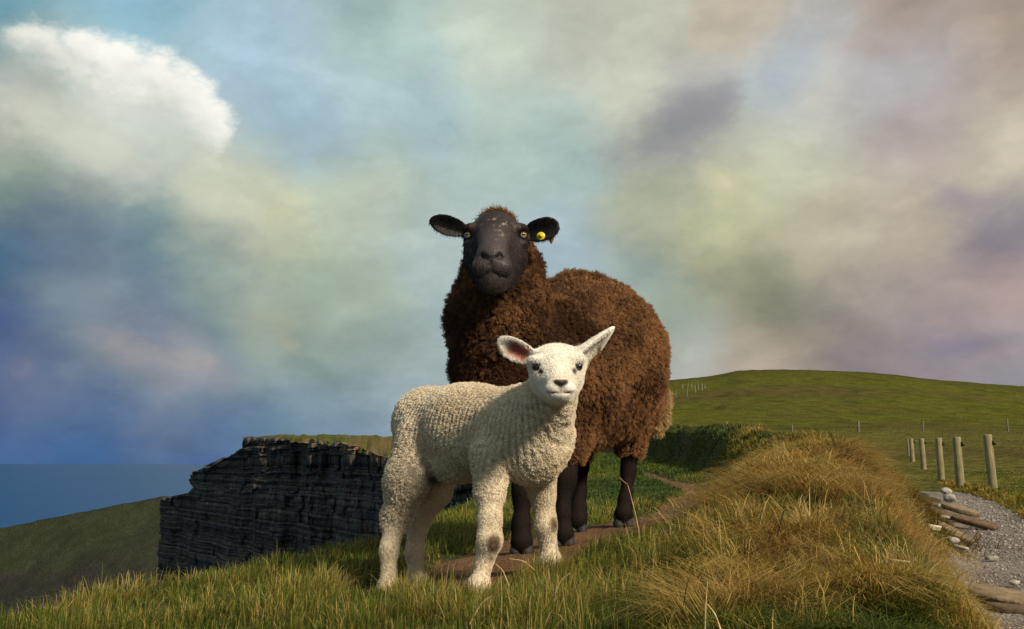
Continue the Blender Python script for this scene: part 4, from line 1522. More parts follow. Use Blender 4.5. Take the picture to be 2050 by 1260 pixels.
def blades(name, x, y, z, h, w, lx, ly, bend, croot, ctip, rng, twist=.5):
    """each blade a tapered three-piece ribbon bending along (lx, ly); one mesh for the whole sward"""
    n = len(x)
    t = np.array([0, .38, .72, 1.0])
    wt = np.array([1, .85, .55])
    lean = np.stack([lx, ly], -1)
    up = 1 - .55 * np.clip(bend, 0, 1.4)[:, None] * t[None, :] ** 1.6
    px = x[:, None] + (lean[:, 0] * h * bend)[:, None] * t ** 1.7
    py = y[:, None] + (lean[:, 1] * h * bend)[:, None] * t ** 1.7
    pz = z[:, None] + h[:, None] * t * up
    P = np.stack([px, py, pz], -1)                              # n,4,3
    a = np.arctan2(ly, lx) + math.pi / 2 + rng.normal(size=n) * twist
    # most blades show some width to any viewer
    side = np.stack([np.cos(a), np.sin(a), np.zeros(n)], -1)
    V = np.zeros((n, 7, 3), np.float32)
    for k in range(3):
        V[:, 2 * k] = P[:, k] - side * (w * wt[k] * .5)[:, None]
        V[:, 2 * k + 1] = P[:, k] + side * (w * wt[k] * .5)[:, None]
    V[:, 6] = P[:, 3]
    C = np.zeros((n, 7, 3), np.float32)
    for k, tt in enumerate((0, 0, .38, .38, .72, .72, 1)):
        C[:, k] = croot + (ctip - croot) * tt
    b = np.arange(n)[:, None] * 7
    q = np.concatenate([b + np.array([0, 1, 3, 2]), b + np.array([2, 3, 5, 4])])
    tr = b + np.array([4, 5, 6])
    o = mesh_np(name, V.reshape(-1, 3), q, tr, mat=M_GRASS, col=C.reshape(-1, 3), smooth=False)
    tag(o, kind='stuff')
    return o


GREEN = np.array([.095, .125, .012])
DEEP = np.array([.022, .042, .008])
YELLOW = np.array([.29, .225, .022])
STRAW = np.array([.56, .385, .10])
RUST = np.array([.31, .155, .032])
PALE = np.array([.64, .49, .22])


def scatter(n, x0, x1, y0, y1, dens, rng):
    """n points with probability dens(x, y)"""
    X, Y = [], []
    got = 0
    while got < n:
        m = n * 3
        # crowd the samples towards the viewer
        y = y0 * (y1 / y0) ** rng.random(m)
        x = rng.uniform(x0, x1, m) if not callable(x0) else x0(y) + (x1(y) - x0(y)) * rng.random(m)
        k = rng.random(m) < dens(x, y)
        X.append(x[k])
        Y.append(y[k])
        got += int(k.sum())
    return np.concatenate(X)[:n], np.concatenate(Y)[:n]


def tussock_flow(x, y, rng, cell=.16):
    """blades lean away from the centre of their tussock, with a common wind"""
    i, j = np.floor(x / cell), np.floor(y / cell)
    best = np.full(len(x), 9.0)
    bx = np.zeros(len(x))
    by = np.zeros(len(x))
    bid = np.zeros(len(x))
    for a in (-1, 0, 1):
        for b in (-1, 0, 1):
            ci, cj = (i + a).astype(np.int64), (j + b).astype(np.int64)
            zz = np.zeros_like(ci)
            cx = (ci + .15 + .7 * _hash(ci, cj, zz, 301)) * cell
            cy = (cj + .15 + .7 * _hash(ci, cj, zz, 302)) * cell
            d = np.hypot(x - cx, y - cy)
            k = d < best
            best = np.where(k, d, best)
            bx, by = np.where(k, x - cx, bx), np.where(k, y - cy, by)
            bid = np.where(k, _hash(ci, cj, zz, 303), bid)
    return bx / (best + .02), by / (best + .02), best / cell, bid


def pick(cols, u):
    """piecewise blend through colours by u in 0..1"""
    cols = np.asarray(cols)
    f = np.clip(u, 0, .9999) * (len(cols) - 1)
    i = f.astype(int)
    return cols[i] + (cols[i + 1] - cols[i]) * (f - i)[:, None]


def build_grass():
    rng = np.random.default_rng(31)
    fx = lambda t: (lambda y: np.interp(y, T_Y, t))
    hoof_clear = lambda x, y: np.min([np.hypot(x - f[0], (y - f[1]) * 1.0) for f in FEET], 0)

    # short green turf with dry tips on the sea side and round the animals
    def dens(x, y):
        xl, xe = fx(T_XL)(y), fx(T_XE)(y)
        d = sstep(-.45, -.1, x - xe) * sstep(.5, .15, x - xl)
        d = d * (1 - .97 * path_mask(x, y)) * np.where(hoof_clear(x, y) < .035, .15, 1)
        return d * np.where(y > 4.2, .5, 1)
    x, y = scatter(95000, lambda y: fx(T_XE)(y) - .5, lambda y: fx(T_XL)(y) + .5, 1.55, 6.5, dens, rng)
    z = ground(x, y) - .004
    ox, oy, dd, bid = tussock_flow(x, y, rng, .13)
    n1 = fbm(x * 2.5, y * 2.5, 0, 3, 131)
    pm = path_mask(x, y)
    h = rng.uniform(.024, .062, len(x)) * (.7 + .6 * n1) * (.55 + .95 * bid) * (1 - .65 * pm)
    h = h * np.where(rng.random(len(x)) < .05, 1.45, 1)
    h = h * np.where(hoof_clear(x, y) < .12, .72, 1)
    w = np.maximum(.0016, .00070 * y) * rng.uniform(.7, 1.35, len(x))
    ang = rng.random(len(x)) * 6.28
    lx, ly = ox * .7 + np.cos(ang) * .5 + .15, oy * .7 + np.sin(ang) * .5 - .1
    dry = np.clip(rng.random(len(x)) ** 2.2 * .95 - .06 + (n1 - .5) * .9 + (bid - .5) * .35 + pm * .5, 0, 1)
    cr = pick([DEEP, GREEN * .9, YELLOW * .7, RUST * .7], dry)
    ct = pick([GREEN * 1.15, GREEN * 1.6, STRAW * .8, PALE * .9], dry) * rng.uniform(.7, 1.25, (len(x), 1))
    blades('grass', x, y, z, h, w, lx, ly, rng.uniform(.15, 1.1, len(x)), cr, ct, rng)

    # long dry tousled grass on the bank
    def dens(x, y):
        xl, xr = fx(T_XL)(y), fx(T_XR)(y)
        gaps = .22 + .78 * sstep(.40, .52, fbm(x * 6.5, y * 5.5, 21, 2, 149))
        return sstep(-.12, .18, x - xl) * sstep(-.02, .12, xr - x) * np.where(y > 5, .75, 1) * np.where(y > 8, .5, 1) * gaps
    x, y = scatter(185000, lambda y: fx(T_XL)(y) - .15, lambda y: np.minimum(fx(T_XR)(y), fx(T_XC)(y) + 1.35), 1.5, 11, dens, rng)
    z = ground(x, y) - .004
    ox, oy, dd, bid = tussock_flow(x, y, rng, .22)
    n1 = fbm(x * 1.6, y * 1.6, 4, 3, 141)
    n2 = fbm(x * 5, y * 5, 4, 3, 143)
    left = sstep(.35, -.05, x - fx(T_XL)(y))          # greener by the dirt path
    h = rng.uniform(.035, .085, len(x)) * (.7 + .6 * n2) * (1.25 - .6 * dd) * (.55 + .9 * bid) * (1 - .5 * left) * (.30 + .70 * sstep(.0, .55, fx(T_XR)(y) - x))
    h = h * np.where(rng.random(len(x)) < .04, 1.6, 1)
    w = np.maximum(.0017, .00072 * y) * rng.uniform(.65, 1.35, len(x))
    ang = fbm(x * 1.3, y * 1.3, 8, 2, 145) * 12.5
    a2 = rng.random(len(x)) * 6.28
    lx = ox * .55 + np.cos(ang) * .2 + np.cos(a2) * 1.0
    ly = oy * .55 + np.sin(ang) * .2 + np.sin(a2) * 1.0 - .05
    dry = np.clip(.53 + (n1 - .5) * 3.0 + (n2 - .5) * 1.3 + (bid - .5) * .55 + rng.normal(size=len(x)) * .20 - .35 * left, 0, 1)
    dry = np.where(y > 6.2, dry * .5, dry)
    cr = pick([DEEP, GREEN * .8, YELLOW * .7, RUST * .75, RUST * .9], dry)
    ct = pick([GREEN * 1.05, YELLOW * .8, STRAW * .85, STRAW * 1.1, RUST * 1.3], dry) * rng.uniform(.6, 1.5, (len(x), 1))
    k = rng.random(len(x)) < .16 * sstep(.30, .55, dry)
    ct[k] = PALE * rng.uniform(.7, 1.05, (int(k.sum()), 1))
    blades('dry_grass', x, y, z, h, w, lx, ly, rng.uniform(.45, 1.35, len(x)), cr, ct, rng)

    # matted locks of last year's grass draped over the tussocks
    nl, per = 620, 26
    patch = lambda x, y: sstep(.42, .62, fbm(x * 1.9, y * 1.5, 12, 3, 147)) * .92 + .08
    x, y = scatter(nl, lambda y: fx(T_XL)(y) + .20, lambda y: np.minimum(fx(T_XR)(y) - .5, fx(T_XC)(y) + 1.0), 1.6, 6.4, patch, rng)
    e = .03
    gx = (ground(x + e, y) - ground(x - e, y)) / (2 * e)
    gy = (ground(x, y + e) - ground(x, y - e)) / (2 * e)
    a0 = np.arctan2(-gy, -gx) + rng.normal(size=nl) * .8
    x, y, a0 = np.repeat(x, per), np.repeat(y, per), np.repeat(a0, per)
    sz = np.repeat(rng.uniform(.6, 1.35, nl), per)
    n = nl * per
    spread = .022 * sz * np.clip(y / 3, .8, 1.8)
    x = x + rng.normal(size=n) * spread
    y = y + rng.normal(size=n) * spread
    a = a0 + rng.normal(size=n) * .28
    h = rng.uniform(.07, .15, n) * sz
    tone = np.repeat(rng.uniform(.55, 1.25, nl), per)[:, None] * rng.uniform(.75, 1.2, (n, 1))
    hue = np.repeat(rng.random(nl), per)[:, None]
    base = STRAW + (RUST * 1.1 - STRAW) * sstep(.6, .95, hue) + (YELLOW * .9 - STRAW) * sstep(.35, .05, hue) * .7
    blades('matted_grass', x, y, ground(x, y) + .012, h, np.maximum(.0017, .00075 * y) * rng.uniform(.7, 1.3, n), np.cos(a), np.sin(a), rng.uniform(.9, 1.5, n), base * tone * .55, base * tone, rng)

    # upright ragged tufts along the crest and scattered on the slopes
    nt_, per = 230, 42
    x, y = scatter(nt_, lambda y: fx(T_XL)(y) + .12, lambda y: np.minimum(fx(T_XR)(y) - .4, fx(T_XC)(y) + .8), 1.9, 8.5, dens, rng)
    t0 = rng.uniform(.55, 1.2, nt_)
    gr = rng.random(nt_) < .35
    x, y, t0, gr = (np.repeat(v, per) for v in (x, y, t0, gr))
    n = nt_ * per
    a = rng.random(n) * 6.28
    r = np.abs(rng.normal(size=n)) * .035 * np.clip(y / 3, .8, 1.6)
    h = rng.uniform(.055, .13, n) * t0 ** 1.4
    tone = t0[:, None] * rng.uniform(.6, 1.2, (n, 1))
    base = np.where(gr[:, None], GREEN * 1.1, STRAW) + (PALE - STRAW) * (rng.random((n, 1)) < .25) * ~gr[:, None]
    x, y = x + np.cos(a) * r, y + np.sin(a) * r
    blades('tufted_grass', x, y, ground(x, y) - .003, h, np.maximum(.0018, .0008 * y) * rng.uniform(.7, 1.5, n), np.cos(a), np.sin(a), rng.uniform(.25, .9, n), base * tone * .5, base * tone, rng)

    # straw-pale crest of the bank and the shaggy knoll behind it
    for nm, cx, cy, sx, sy, n, hh, cols in (('straw_tuft', 1.60, 5.3, .26, .35, 3400, .10, (STRAW * .7, PALE * .9)),
                                            ('shaggy_knoll', 2.80, 8.0, .26, .40, 2600, .15, (RUST * .5, YELLOW * .7))):
        x = cx + rng.normal(size=n) * sx
        y = cy + rng.normal(size=n) * sy
        z = ground(x, y) - .004
        dx, dy = (x - cx) / sx, (y - cy) / sy
        h = rng.uniform(.4, 1.1, n) * hh
        dry = rng.random(n)[:, None]
        cr = cols[0] * (.5 + .5 * dry)
        ct = cols[0] + (cols[1] - cols[0]) * dry
        blades(nm, x, y, z, h, np.full(n, .006) * cy / 6, dx * .5 + rng.normal(size=n) * .4, dy * .5 + rng.normal(size=n) * .4, rng.uniform(.3, 1.2, n), cr, ct, rng)

    # middle meadow beyond the animals and the shaded inner face of the far bank
    def dens(x, y):
        xe, xc = fx(T_XE)(y), fx(T_XC)(y)
        return sstep(-.5, 0, x - xe) * sstep(.35, .1, x - xc) * (1 - .95 * path_mask(x, y)) * np.where(y < 4.6, .5, 1) * np.where((y < 7) & (x > fx(T_XL)(y)), .2, 1)
    x, y = scatter(60000, lambda y: fx(T_XE)(y) - .5, lambda y: fx(T_XC)(y) + .4, 4.2, 24, dens, rng)
    z = ground(x, y) - .01
    ox, oy, dd, bid = tussock_flow(x, y, rng, .45)
    n1 = fbm(x * 1.1, y * .8, 0, 3, 151)
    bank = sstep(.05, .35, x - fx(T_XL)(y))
    nearp = sstep(.55, .2, np.abs(path_mask(x, y) - .05) * 5)
    h = rng.uniform(.035, .08, len(x)) * (.6 + .9 * n1) * (1 - .25 * bank)
    w = .00095 * y * rng.uniform(.7, 1.4, len(x))
    a2 = rng.random(len(x)) * 6.28
    dry = np.clip(.25 + (n1 - .5) * 1.5 + rng.normal(size=len(x)) * .13, 0, 1)
    cr = pick([DEEP, GREEN * .8, YELLOW * .6], dry)
    ct = pick([np.array([.05, .095, .012]), np.array([.085, .12, .014]), YELLOW * 1.1], dry) * rng.uniform(.7, 1.3, (len(x), 1))
    kb = bank[:, None] * .6  # shade of the bank face put into the blade colours, darker than the meadow
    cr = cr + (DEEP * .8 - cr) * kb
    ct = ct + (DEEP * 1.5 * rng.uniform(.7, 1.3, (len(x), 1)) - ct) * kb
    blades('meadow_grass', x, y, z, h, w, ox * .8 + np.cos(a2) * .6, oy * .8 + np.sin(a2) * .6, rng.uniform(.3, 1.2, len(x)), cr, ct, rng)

    # verge and rough field right of the gravel, and the bank's outer foot
    def dens(x, y):
        g = x - fx(T_XR)(y) - GRAVEL_W
        return np.where(g > -.03, np.where(g < .55, 1.0, .45), 0) * (x < 16)
    x, y = scatter(40000, lambda y: fx(T_XR)(y) + GRAVEL_W - .03, lambda y: fx(T_XR)(y) + GRAVEL_W + 3.2, 3.4, 34, dens, rng)
    g = x - fx(T_XR)(y) - GRAVEL_W
    z = np.maximum(ground(x, y), np.where(g > 1.5, hill_z(x, np.maximum(y, 14.5)), -9)) - .01
    ox, oy, dd, bid = tussock_flow(x, y, rng, .35)
    n1 = fbm(x * 1.1, y * .9, 0, 3, 161)
    verge = sstep(.6, .15, g)
    h = rng.uniform(.05, .10, len(x)) * (.6 + .9 * n1) * (.5 + .9 * verge) * (.6 + .8 * bid)
    w = .00095 * y * rng.uniform(.7, 1.4, len(x))
    a2 = rng.random(len(x)) * 6.28
    dry = np.clip(.30 + .40 * verge + (n1 - .5) * 1.7 + rng.normal(size=len(x)) * .15, 0, 1)
    cr = pick([DEEP, GREEN * .7, YELLOW * .55, RUST * .7], dry)
    ct = pick([GREEN * .9, GREEN * 1.4, YELLOW, STRAW * .7], dry) * rng.uniform(.7, 1.25, (len(x), 1))
    blades('verge_grass', x, y, z, h, w, ox * .8 + np.cos(a2) * .5 - .2 * verge, oy * .8 + np.sin(a2) * .5, rng.uniform(.3, 1.2, len(x)), cr, ct, rng)


build_grass()


# ------------------------------------------------------------------ dry stalks
def stalk(pts, r, color, label, fork=None, name='dry_stalk', group=None):
    pts = [np.asarray(p, float) for p in pts]
    V, Q = [], []

    def tube(ps, r0, r1):
        off = len(V)
        m = 6
        for i, p in enumerate(ps):
            d = unit(ps[min(i + 1, len(ps) - 1)] - ps[max(i - 1, 0)])
            s = unit(np.cross(d, (.3, .2, 1)))
            u = np.cross(s, d)
            rr = r0 + (r1 - r0) * i / (len(ps) - 1)
            for k in range(m):
                a = k / m * 2 * math.pi
                V.append(p + (s * math.cos(a) + u * math.sin(a)) * rr)
        for i in range(len(ps) - 1):
            for k in range(m):
                Q.append((off + i * m + k, off + i * m + (k + 1) % m, off + (i + 1) * m + (k + 1) % m, off + (i + 1) * m + k))

    def smooth_line(ps, n=12):
        ps = np.array(ps)
        t = np.linspace(0, len(ps) - 1, n)
        out = np.stack([np.interp(t, np.arange(len(ps)), ps[:, i]) for i in range(3)], -1)
        for _ in range(2):
            out[1:-1] = (out[:-2] + out[2:] + 2 * out[1:-1]) / 4
        return list(out)
    tube(smooth_line(pts), r, r * .55)
    if fork is not None:
        for f in fork:
            tube(smooth_line(f, 6), r * .7, r * .4)
    m = mat_basic('stalk_' + name, color=color, rough=.8, noise_scale=60, noise_amt=.3)
    o = mesh_np(name, V, Q, mat=m)
    tag(o, label, 'stalk', group)
    return o


def hit(px, py, lift=0.0, lo=1.5, hi=40.0):
    """first point of the near ground met along the sight line of a photo pixel"""
    ds = np.geomspace(lo, hi, 900)
    u = (px - 1025) / F
    v = (630 - py) / F
    r = np.array([u, math.cos(PITCH) - v * math.sin(PITCH), math.sin(PITCH) + v * math.cos(PITCH)])
    P = EYE + r * (ds / r[1])[:, None]
    k = np.nonzero(P[:, 2] <= ground(P[:, 0], P[:, 1]) + lift)[0]
    return P[k[0]] if len(k) else P[-1]


def on(px, py, d, lift=0.0):
    p = W(px, py, d)
    return np.array([p[0], p[1], float(ground(p[0], p[1])) + lift])


def build_stalks():
    b = on(1283, 1085, 2.62)
    d = b[1]
    stalk([b, W(1276, 1045, d), W(1266, 1005, d + .02), W(1257, 972, d + .03)], .0016, (.42, .30, .16),
          'pale forked dry stalk standing before the right hind leg of the ewe', fork=[[W(1256, 970, d + .03), W(1250, 966, d), W(1241, 957, d)]])
    b = hit(1545, 1128)
    d = b[1]
    stalk([b, W(1552, 1085, d - .02), W(1570, 1022, d - .05)], np.clip(.0008 * d, .0018, .004), (.035, .022, .014),
          'thin dark twig leaning to the right on the grassy bank', name='dark_twig')
    b = hit(1532, 1120)
    d = b[1]
    stalk([b, W(1538, 1085, d), W(1553, 1050, d - .02)], np.clip(.0007 * d, .0014, .0035), (.05, .03, .018),
          'shorter dark twig beside the leaning twig on the bank', name='dark_twig')
    for k, (x0, y0, x1, y1, dd, lab) in enumerate((
            (1585, 1150, 1611, 1120, 2.55, 'pale straw lying slantwise right of the dark twigs on the bank'),
            (1410, 1255, 1416, 1165, 2.1, 'upright bleached stem at the near foot of the bank'),
            (1416, 1210, 1450, 1255, 2.1, 'bleached stem leaning away from the upright stem at the foot of the bank'),
            (1545, 1258, 1548, 1225, 2.05, 'short bleached stem standing low in the dry grass'),
            (1020, 1124, 1078, 1138, 2.5, 'bent pale straw between the front feet of the lamb'),
            (993, 1130, 1020, 1158, 2.45, 'straw slanting down beside the near front foot of the lamb'),
            (1105, 1178, 1142, 1150, 2.3, 'yellow straw rising in the grass below the far front foot of the lamb'),
            (940, 1228, 985, 1215, 2.1, 'pale straw bent over the grass under the near front foot of the lamb'))):
        dd = hit((x0 + x1) / 2, max(y0, y1), .03)[1]
        a, b = W(x0, y0, dd), W(x1, y1, dd - .02)
        ga, gb = float(ground(a[0], a[1])), float(ground(b[0], b[1]))
        # rooted in the turf, the free end at least clear of it
        lo, hi = (a, b) if a[2] - ga < b[2] - gb else (b, a)
        lo = np.array([lo[0], lo[1], float(ground(lo[0], lo[1])) + .012])
        hi = np.array([hi[0], hi[1], max(hi[2], float(ground(hi[0], hi[1])) + .06)])
        stalk([lo, (lo + hi) / 2 + np.array([0, 0, .012]), hi], .0013, tuple(PALE * .95), lab)


build_stalks()


# ------------------------------------------------------------------ stones
def slab(size, seed, color, rough_amt=.12, layers=0):
    """a broken stone: bevelled block, chipped and uneven; layers adds split bedding on the rim"""
    rnd = np.random.default_rng(seed)
    nu, nv = 26, 9
    V, Q = [], []
    ang = np.linspace(0, 2 * math.pi, nu, endpoint=False)
    # irregular polygon outline
    kn = rnd.uniform(.70, 1.15, 7)
    rad = np.interp((ang / (2 * math.pi) * 7) % 7, np.arange(8), np.append(kn, kn[0]))
    sq = 1 / np.maximum(np.abs(np.cos(ang)), np.abs(np.sin(ang)))
    rad = rad * (.45 + .55 * sq)
    thick = size[2] > .3 * size[0]
    prof = [(.0, -.5), (.5, -.48), (.80, -.34), (.97, -.12), (1.0, .04), (.90, .24), (.70, .40), (.40, .49), (.0, .5)] if thick else [(.0, -.5), (.94, -.5), (.99, -.40), (.97, -.12), (1.0, -.06), (.99, .34), (.93, .48), (.60, .52), (.0, .5)]
    for j, (r, h) in enumerate(prof):
        jj = rnd.uniform(-.03, .03) * (layers > 0)
        for i in range(nu):
            rr = r * rad[i] + jj
            p = np.array([math.cos(ang[i]) * rr * .5 * size[0], math.sin(ang[i]) * rr * .5 * size[1], h * size[2]])
            n = np.array([fbm(p[0] * 14 + seed, p[1] * 14, p[2] * 22, 3, seed + q) - .5 for q in range(3)], float)
            V.append(p + n * (rough_amt * 2.6 if thick else rough_amt * .9) * min(size[2] * 1.6, size[0] * .4))
    for j in range(len(prof) - 1):
        for i in range(nu):
            Q.append((j * nu + i, j * nu + (i + 1) % nu, (j + 1) * nu + (i + 1) % nu, (j + 1) * nu + i))
    V = np.array(V)
    c = np.asarray(color) * (.55 + .9 * fbm(V[:, 0] * 12, V[:, 1] * 12, V[:, 2] * 40, 3, seed + 9))[:, None]
    return V, Q, c


def build_stones():
    m = mat_basic('field_stone', attr='Col', rough=.9, noise_scale=28, noise_amt=.4, bump=(45, .7, .012), spec=.2)
    GREY, TAN, WHITE, BROWN, PINK = (.26, .23, .20), (.19, .14, .085), (.33, .30, .26), (.11, .072, .045), (.46, .27, .20)
    spec = [
        # px, py, d, size, yaw, pitch, roll, colour, lift, label
        (2016, 1212, 4.05, (.34, .26, .05), -32, 2, 10, TAN, .01, 'large tan flagstone tilted at the near edge of the gravel path'),
        (2040, 1228, 3.95, (.30, .24, .04), -20, 0, 4, BROWN, -.01, 'brown slab lying under the large tan flagstone'),
        (1952, 1062, 9.0, (.42, .18, .06), -34, 10, 14, BROWN, .05, 'long brown split slab jutting over the gravel path'),
        (1925, 1048, 9.4, (.36, .18, .06), -38, 8, 16, TAN, .10, 'tan slab stacked on the long brown slab'),
        (1883, 1040, 9.2, (.30, .20, .08), -30, 8, 22, BROWN, .02, 'dark brown rock half buried left of the stacked slabs'),
        (1893, 1068, 8.6, (.28, .18, .06), -34, 8, 24, TAN, .02, 'flat tan rock below the dark brown rock on the bank foot'),
        (1914, 1084, 8.0, (.26, .16, .07), -28, 6, 20, TAN, .02, 'broken tan rock at the lower end of the rock pile'),
        (1870, 1022, 9.8, (.26, .16, .07), -30, 6, 20, BROWN, .02, 'dark rock uppermost in the rock pile on the bank'),
        (1893, 990, 14.5, (.26, .18, .10), 20, 0, 6, (.34, .31, .27), .03, 'large whitish boulder at the far end of the rock pile by the path'),
        (1901, 1007, 12.6, (.17, .12, .10), -15, 5, 0, WHITE, .04, 'small rounded white stone next to the whitish boulder'),
        (1881, 1032, 9.3, (.10, .08, .06), 10, 5, 0, WHITE, .06, 'small white stone wedged between the dark brown rocks'),
        (1906, 1097, 7.6, (.12, .09, .07), 30, 5, 5, WHITE, .03, 'bright white stone at the bottom of the rock pile'),
        (1890, 1055, 8.8, (.11, .07, .05), -20, 5, 5, WHITE, .06, 'white chip of stone lying on the flat tan rock'),
        (1868, 1070, 8.2, (.14, .09, .05), 15, 5, 5, (.50, .42, .32), .03, 'cream stone in the grass left of the rock pile'),
        (1922, 1108, 7.3, (.12, .05, .03), -45, 5, 10, WHITE, .02, 'thin white sliver of stone at the gravel edge'),
        (1827, 926, 12.5, (.36, .30, .16), -30, 6, 26, PINK, .06, 'pinkish slab leaning on the far slope of the bank'),
        (1986, 1127, 6.4, (.10, .07, .03), 5, 0, 0, (.34, .31, .27), .01, 'flat pale pebble lying alone on the gravel path'),
        (2032, 1180, 4.9, (.07, .05, .03), 40, 0, 0, (.42, .38, .35), .01, 'grey pebble on the gravel above the large tan flagstone'),
        (1800, 1168, 4.2, (.10, .018, .012), -20, 5, 5, PALE * .8, .05, 'bleached splinter lying in the dry grass left of the gravel'),
    ]
    for i, (px, py, d, size, yaw, pit, rol, colr, lift, lab) in enumerate(spec):
        p = hit(px, py)
        k = float(np.clip(p[1] / d, .45, 1.25))          # keep the stone's apparent size where it really lies
        size = (size[0] * k * .88, size[1] * k * .88, size[2] * k * (.7 if size[2] < .1 else .9))
        lift = lift * k + .015
        V, Q, c = slab(size, 500 + i * 7, colr, .16, 1 if size[2] < .1 else 0)
        o = mesh_np('stone' if size[2] > .065 else 'flat_stone', V, Q, mat=m, col=c, smooth=False)
        zg = max(float(ground(p[0], p[1])), -9)
        o.location = (p[0], p[1], zg + lift + size[2] * .1)
        o.rotation_euler = (math.radians(pit), math.radians(rol), math.radians(yaw))
        tag(o, lab, 'stone')
    # loose gravel
    rng = np.random.default_rng(41)
    n = 2600
    y = 3.3 * (20 / 3.3) ** rng.random(n)
    x = np.interp(y, T_Y, T_XR) + rng.uniform(-.05, GRAVEL_W + .06, n)
    z = np.maximum(ground(x, y), GRAVEL_Z - .02) + .008
    base = np.array([(1, 0, 0), (-1, 0, 0), (0, 1, 0), (0, -1, 0), (0, 0, 1), (0, 0, -1)], float)
    tri = np.array([(0, 2, 4), (2, 1, 4), (1, 3, 4), (3, 0, 4), (2, 0, 5), (1, 2, 5), (3, 1, 5), (0, 3, 5)])
    r = rng.uniform(.004, .011, n) * np.clip(y / 5, .8, 2.2)
    sc = rng.uniform(.6, 1.3, (n, 6, 1))
    a = rng.random(n) * 6.28
    B = base[None] * sc * np.array([1, .8, .6])
    bx = B[..., 0] * np.cos(a)[:, None] - B[..., 1] * np.sin(a)[:, None]
    by = B[..., 0] * np.sin(a)[:, None] + B[..., 1] * np.cos(a)[:, None]
    V = np.stack([x[:, None] + bx * r[:, None], y[:, None] + by * r[:, None], z[:, None] + B[..., 2] * r[:, None]], -1)
    c = np.array([.25, .215, .19]) * rng.uniform(.45, 1.7, (n, 1))
    o = mesh_np('loose_gravel', V.reshape(-1, 3), None, (np.arange(n)[:, None, None] * 6 + tri).reshape(-1, 3), mat=m, smooth=False, col=np.repeat(c, 6, 0))
    tag(o, kind='stuff')


build_stones()


# ------------------------------------------------------------------ fence posts
def post_mesh(r, h, seed, n=14):
    rnd = np.random.default_rng(seed)
    rings = [(0, 1.04), (.15, 1.02), (.4, 1.0), (.7, .98), (.9, .97), (.975, .96), (.992, .92), (1.0, .82)]
    V, Q = [], []
    for t, s in rings:
        for i in range(n):
            a = i / n * 2 * math.pi
            rr = r * s * (1 + .05 * (vnoise(math.cos(a) * 2 + seed, math.sin(a) * 2, t * 3) - .5))
            V.append((math.cos(a) * rr, math.sin(a) * rr, t * h - .12 * (t == 0)))
    for j in range(len(rings) - 1):
        for i in range(n):
            Q.append((j * n + i, j * n + (i + 1) % n, (j + 1) * n + (i + 1) % n, (j + 1) * n + i))
    V.append((0, 0, h * 1.002))
    T = [((len(rings) - 1) * n + i, (len(rings) - 1) * n + (i + 1) % n, len(V) - 1) for i in range(n)]
    return V, Q, T


def wood_mat(name, color):
    m = mat_basic(name, color=color, rough=.85, noise_scale=3, noise_amt=.25, spec=.15)
    nt = m.node_tree
    N, L = nt.nodes, nt.links
    b = N['Principled BSDF']
    tc = N.new('ShaderNodeTexCoord')
    mp = N.new('ShaderNodeMapping')
    mp.inputs['Scale'].default_value = (60, 60, 2.2)
    L.new(tc.outputs['Object'], mp.inputs[0])
    nz = N.new('ShaderNodeTexNoise')
    nz.inputs['Scale'].default_value = 1
    nz.inputs['Detail'].default_value = 6
    L.new(mp.outputs[0], nz.inputs['Vector'])
    old = b.inputs['Base Color'].links[0].from_socket
    mr = N.new('ShaderNodeMapRange')
    mr.inputs[1].default_value, mr.inputs[2].default_value = .3, .7
    mr.inputs[3].default_value, mr.inputs[4].default_value = .5, 1.25
    L.new(nz.outputs[0], mr.inputs[0])
    vm = N.new('ShaderNodeVectorMath')
    vm.operation = 'SCALE'
    L.new(old, vm.inputs[0])
    L.new(mr.outputs[0], vm.inputs['Scale'])
    L.new(vm.outputs[0], b.inputs['Base Color'])
    bp = N.new('ShaderNodeBump')
    bp.inputs['Strength'].default_value = .6
    bp.inputs['Distance'].default_value = .01
    L.new(nz.outputs[0], bp.inputs['Height'])
    L.new(bp.outputs[0], b.inputs['Normal'])
    return m


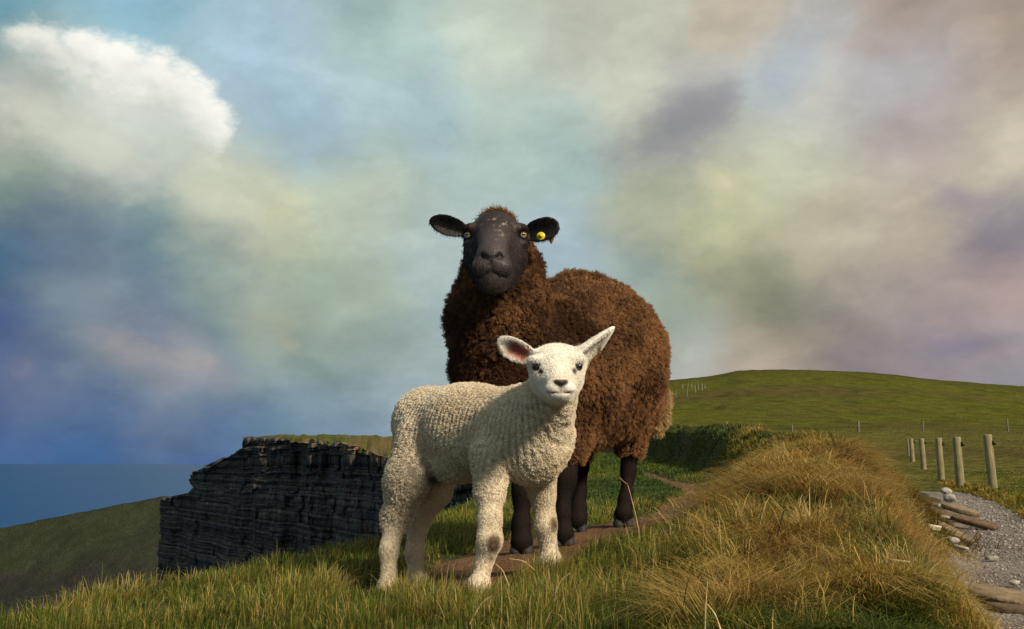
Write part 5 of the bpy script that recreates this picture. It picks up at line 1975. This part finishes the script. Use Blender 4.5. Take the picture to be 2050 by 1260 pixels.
def build_posts():
    mw = wood_mat('weathered_wood', (.27, .235, .13))
    mk = mat_basic('black_plastic', color=(.015, .015, .015), rough=.5)
    rows = [(1990, 990, 870, 19.0, 8.5, 'tallest nearest round wooden fence post beside the gravel path'),
            (1923, 977, 875, 22.5, 8.2, 'second round wooden fence post from the tallest one'),
            (1885, 962, 877, 27.5, 6.6, 'third round wooden fence post, between second and fourth'),
            (1850, 950, 878, 35.5, 5.2, 'fourth round wooden fence post, above the pink slab'),
            (1828, 942, 878, 44.0, 4.4, 'fifth wooden fence post, thin and half hidden by the bank'),
            (1821, 938, 879, 53.0, 2.6, 'farthest and thinnest wooden post at the end of the path fence')]
    for i, (px, pb, ptop, d, wpx, lab) in enumerate(rows):
        b, t = W(px, pb, d), W(px, ptop, d)
        zb = min(float(hill_z(b[0], b[1])), float(ground(b[0], b[1])) + .05) if d < 30 else float(hill_z(b[0], b[1]))
        h = t[2] - zb
        root = empty('fence_post', (b[0], b[1], zb - .03))
        tag(root, lab, 'fence post', 'round wooden posts along the gravel path')
        V, Q, T = post_mesh(R_(wpx, d), h + .03, 60 + i)
        mesh_np('timber', V, Q, T, mat=mw, parent=root)
        # a black wire holder near the top
        r = R_(wpx, d)
        s = r * .42
        Vb = [(r * .8 + x * s * 1.7, -r * .3 + y * s, h - .13 * h / 1.15 + z * s * 1.5) for x in (0, 1) for y in (-1, 1) for z in (-.8, .8)]
        Qb = [(0, 1, 3, 2), (4, 6, 7, 5), (0, 4, 5, 1), (2, 3, 7, 6), (0, 2, 6, 4), (1, 5, 7, 3)]
        mesh_np('wire_holder', Vb, Qb, mat=mk, parent=root, smooth=False)
        root.rotation_euler = ((random.random() - .5) * .03, -.045 if i == 0 else -.02, random.random() * .6 - .3)
    # the next fence, at the top of the near field
    m2 = wood_mat('grey_wood', (.20, .17, .11))
    m3 = wood_mat('pale_wood', (.21, .20, .14))
    for i, (px, pb, ptop, wpx, lab) in enumerate((
            (1719, 866, 843, 2.6, 'dark small post on the field line above the shaggy knoll'),
            (1848, 864, 844, 1.8, 'thin post on the field line above the row of path posts'),
            (2018, 860, 839, 1.8, 'thin post on the field line beyond the tallest fence post'),
            (1455, 862, 845, 2.4, 'pale stub of a post above the dark shaded bank'),
            (1586, 868, 852, 1.8, 'pale small post on the field line above the right end of the dark bank'))):
        d = 108.0
        b, t = W(px, pb, d), W(px, ptop, d)
        zb = float(hill_z(b[0], b[1]))
        V, Q, T = post_mesh(R_(wpx, d), max(.7, t[2] - zb), 80 + i, 8)
        o = mesh_np('field_post', V, Q, T, mat=m3 if 'pale' in lab else m2)
        o.location = (b[0], b[1], zb)
        o.rotation_euler = (0, (random.random() - .5) * .1, 0)
        tag(o, lab, 'post', 'small posts of the fence across the field')
    # bleached posts on the hillside beside the ewe
    for i, (px, pb, ptop, wpx, lab) in enumerate((
            (1353, 799, 789, 2.0, 'leftmost low bleached post on the hillside beside the ewe'),
            (1375, 799, 774, 1.9, 'tallest dark leaning post in the hillside cluster'),
            (1366, 780, 773, 2.2, 'short bleached post behind the tallest dark post on the hillside'),
            (1385, 780, 773, 2.2, 'short bleached post right behind the dark one on the hillside'),
            (1392, 792, 779, 2.2, 'bleached hillside post, first of four in a row'),
            (1398, 786, 775, 2.2, 'bleached hillside post, second of four in a row'),
            (1405, 788, 777, 2.4, 'bleached hillside post, third of four in a row'),
            (1411, 784, 777, 2.4, 'bleached hillside post, last of four in a row'))):
        d = 270 + (799 - pb) * 2.5
        b, t = W(px, pb, d), W(px, ptop, d)
        zb = float(hill_z(b[0], b[1]))
        V, Q, T = post_mesh(R_(wpx, d) * .6, R_(pb - ptop, d) + .3, 90 + i, 8)
        o = mesh_np('hillside_post', V, Q, T, mat=m2 if 'dark' in lab and 'behind' not in lab else m3)
        o.location = (b[0], b[1], zb)
        o.rotation_euler = ((random.random() - .5) * .1, (random.random() - .5) * .25, 0)
        tag(o, lab, 'post', 'bleached posts on the hillside')
    # a pale stone by the field line
    ms = mat_basic('pale_stone', attr='Col', rough=.9, noise_scale=4, noise_amt=.3)
    V, Q, c = slab((.55, .4, .36), 911, (.62, .56, .48), .2)
    o = mesh_np('pale_stone', V, Q, mat=ms, col=c, smooth=False)
    p = W(1407, 858, 104)
    o.location = (p[0], p[1], float(hill_z(p[0], p[1])) + .1)
    tag(o, 'small pale stone on the field line above the dark bank', 'stone')


build_posts()
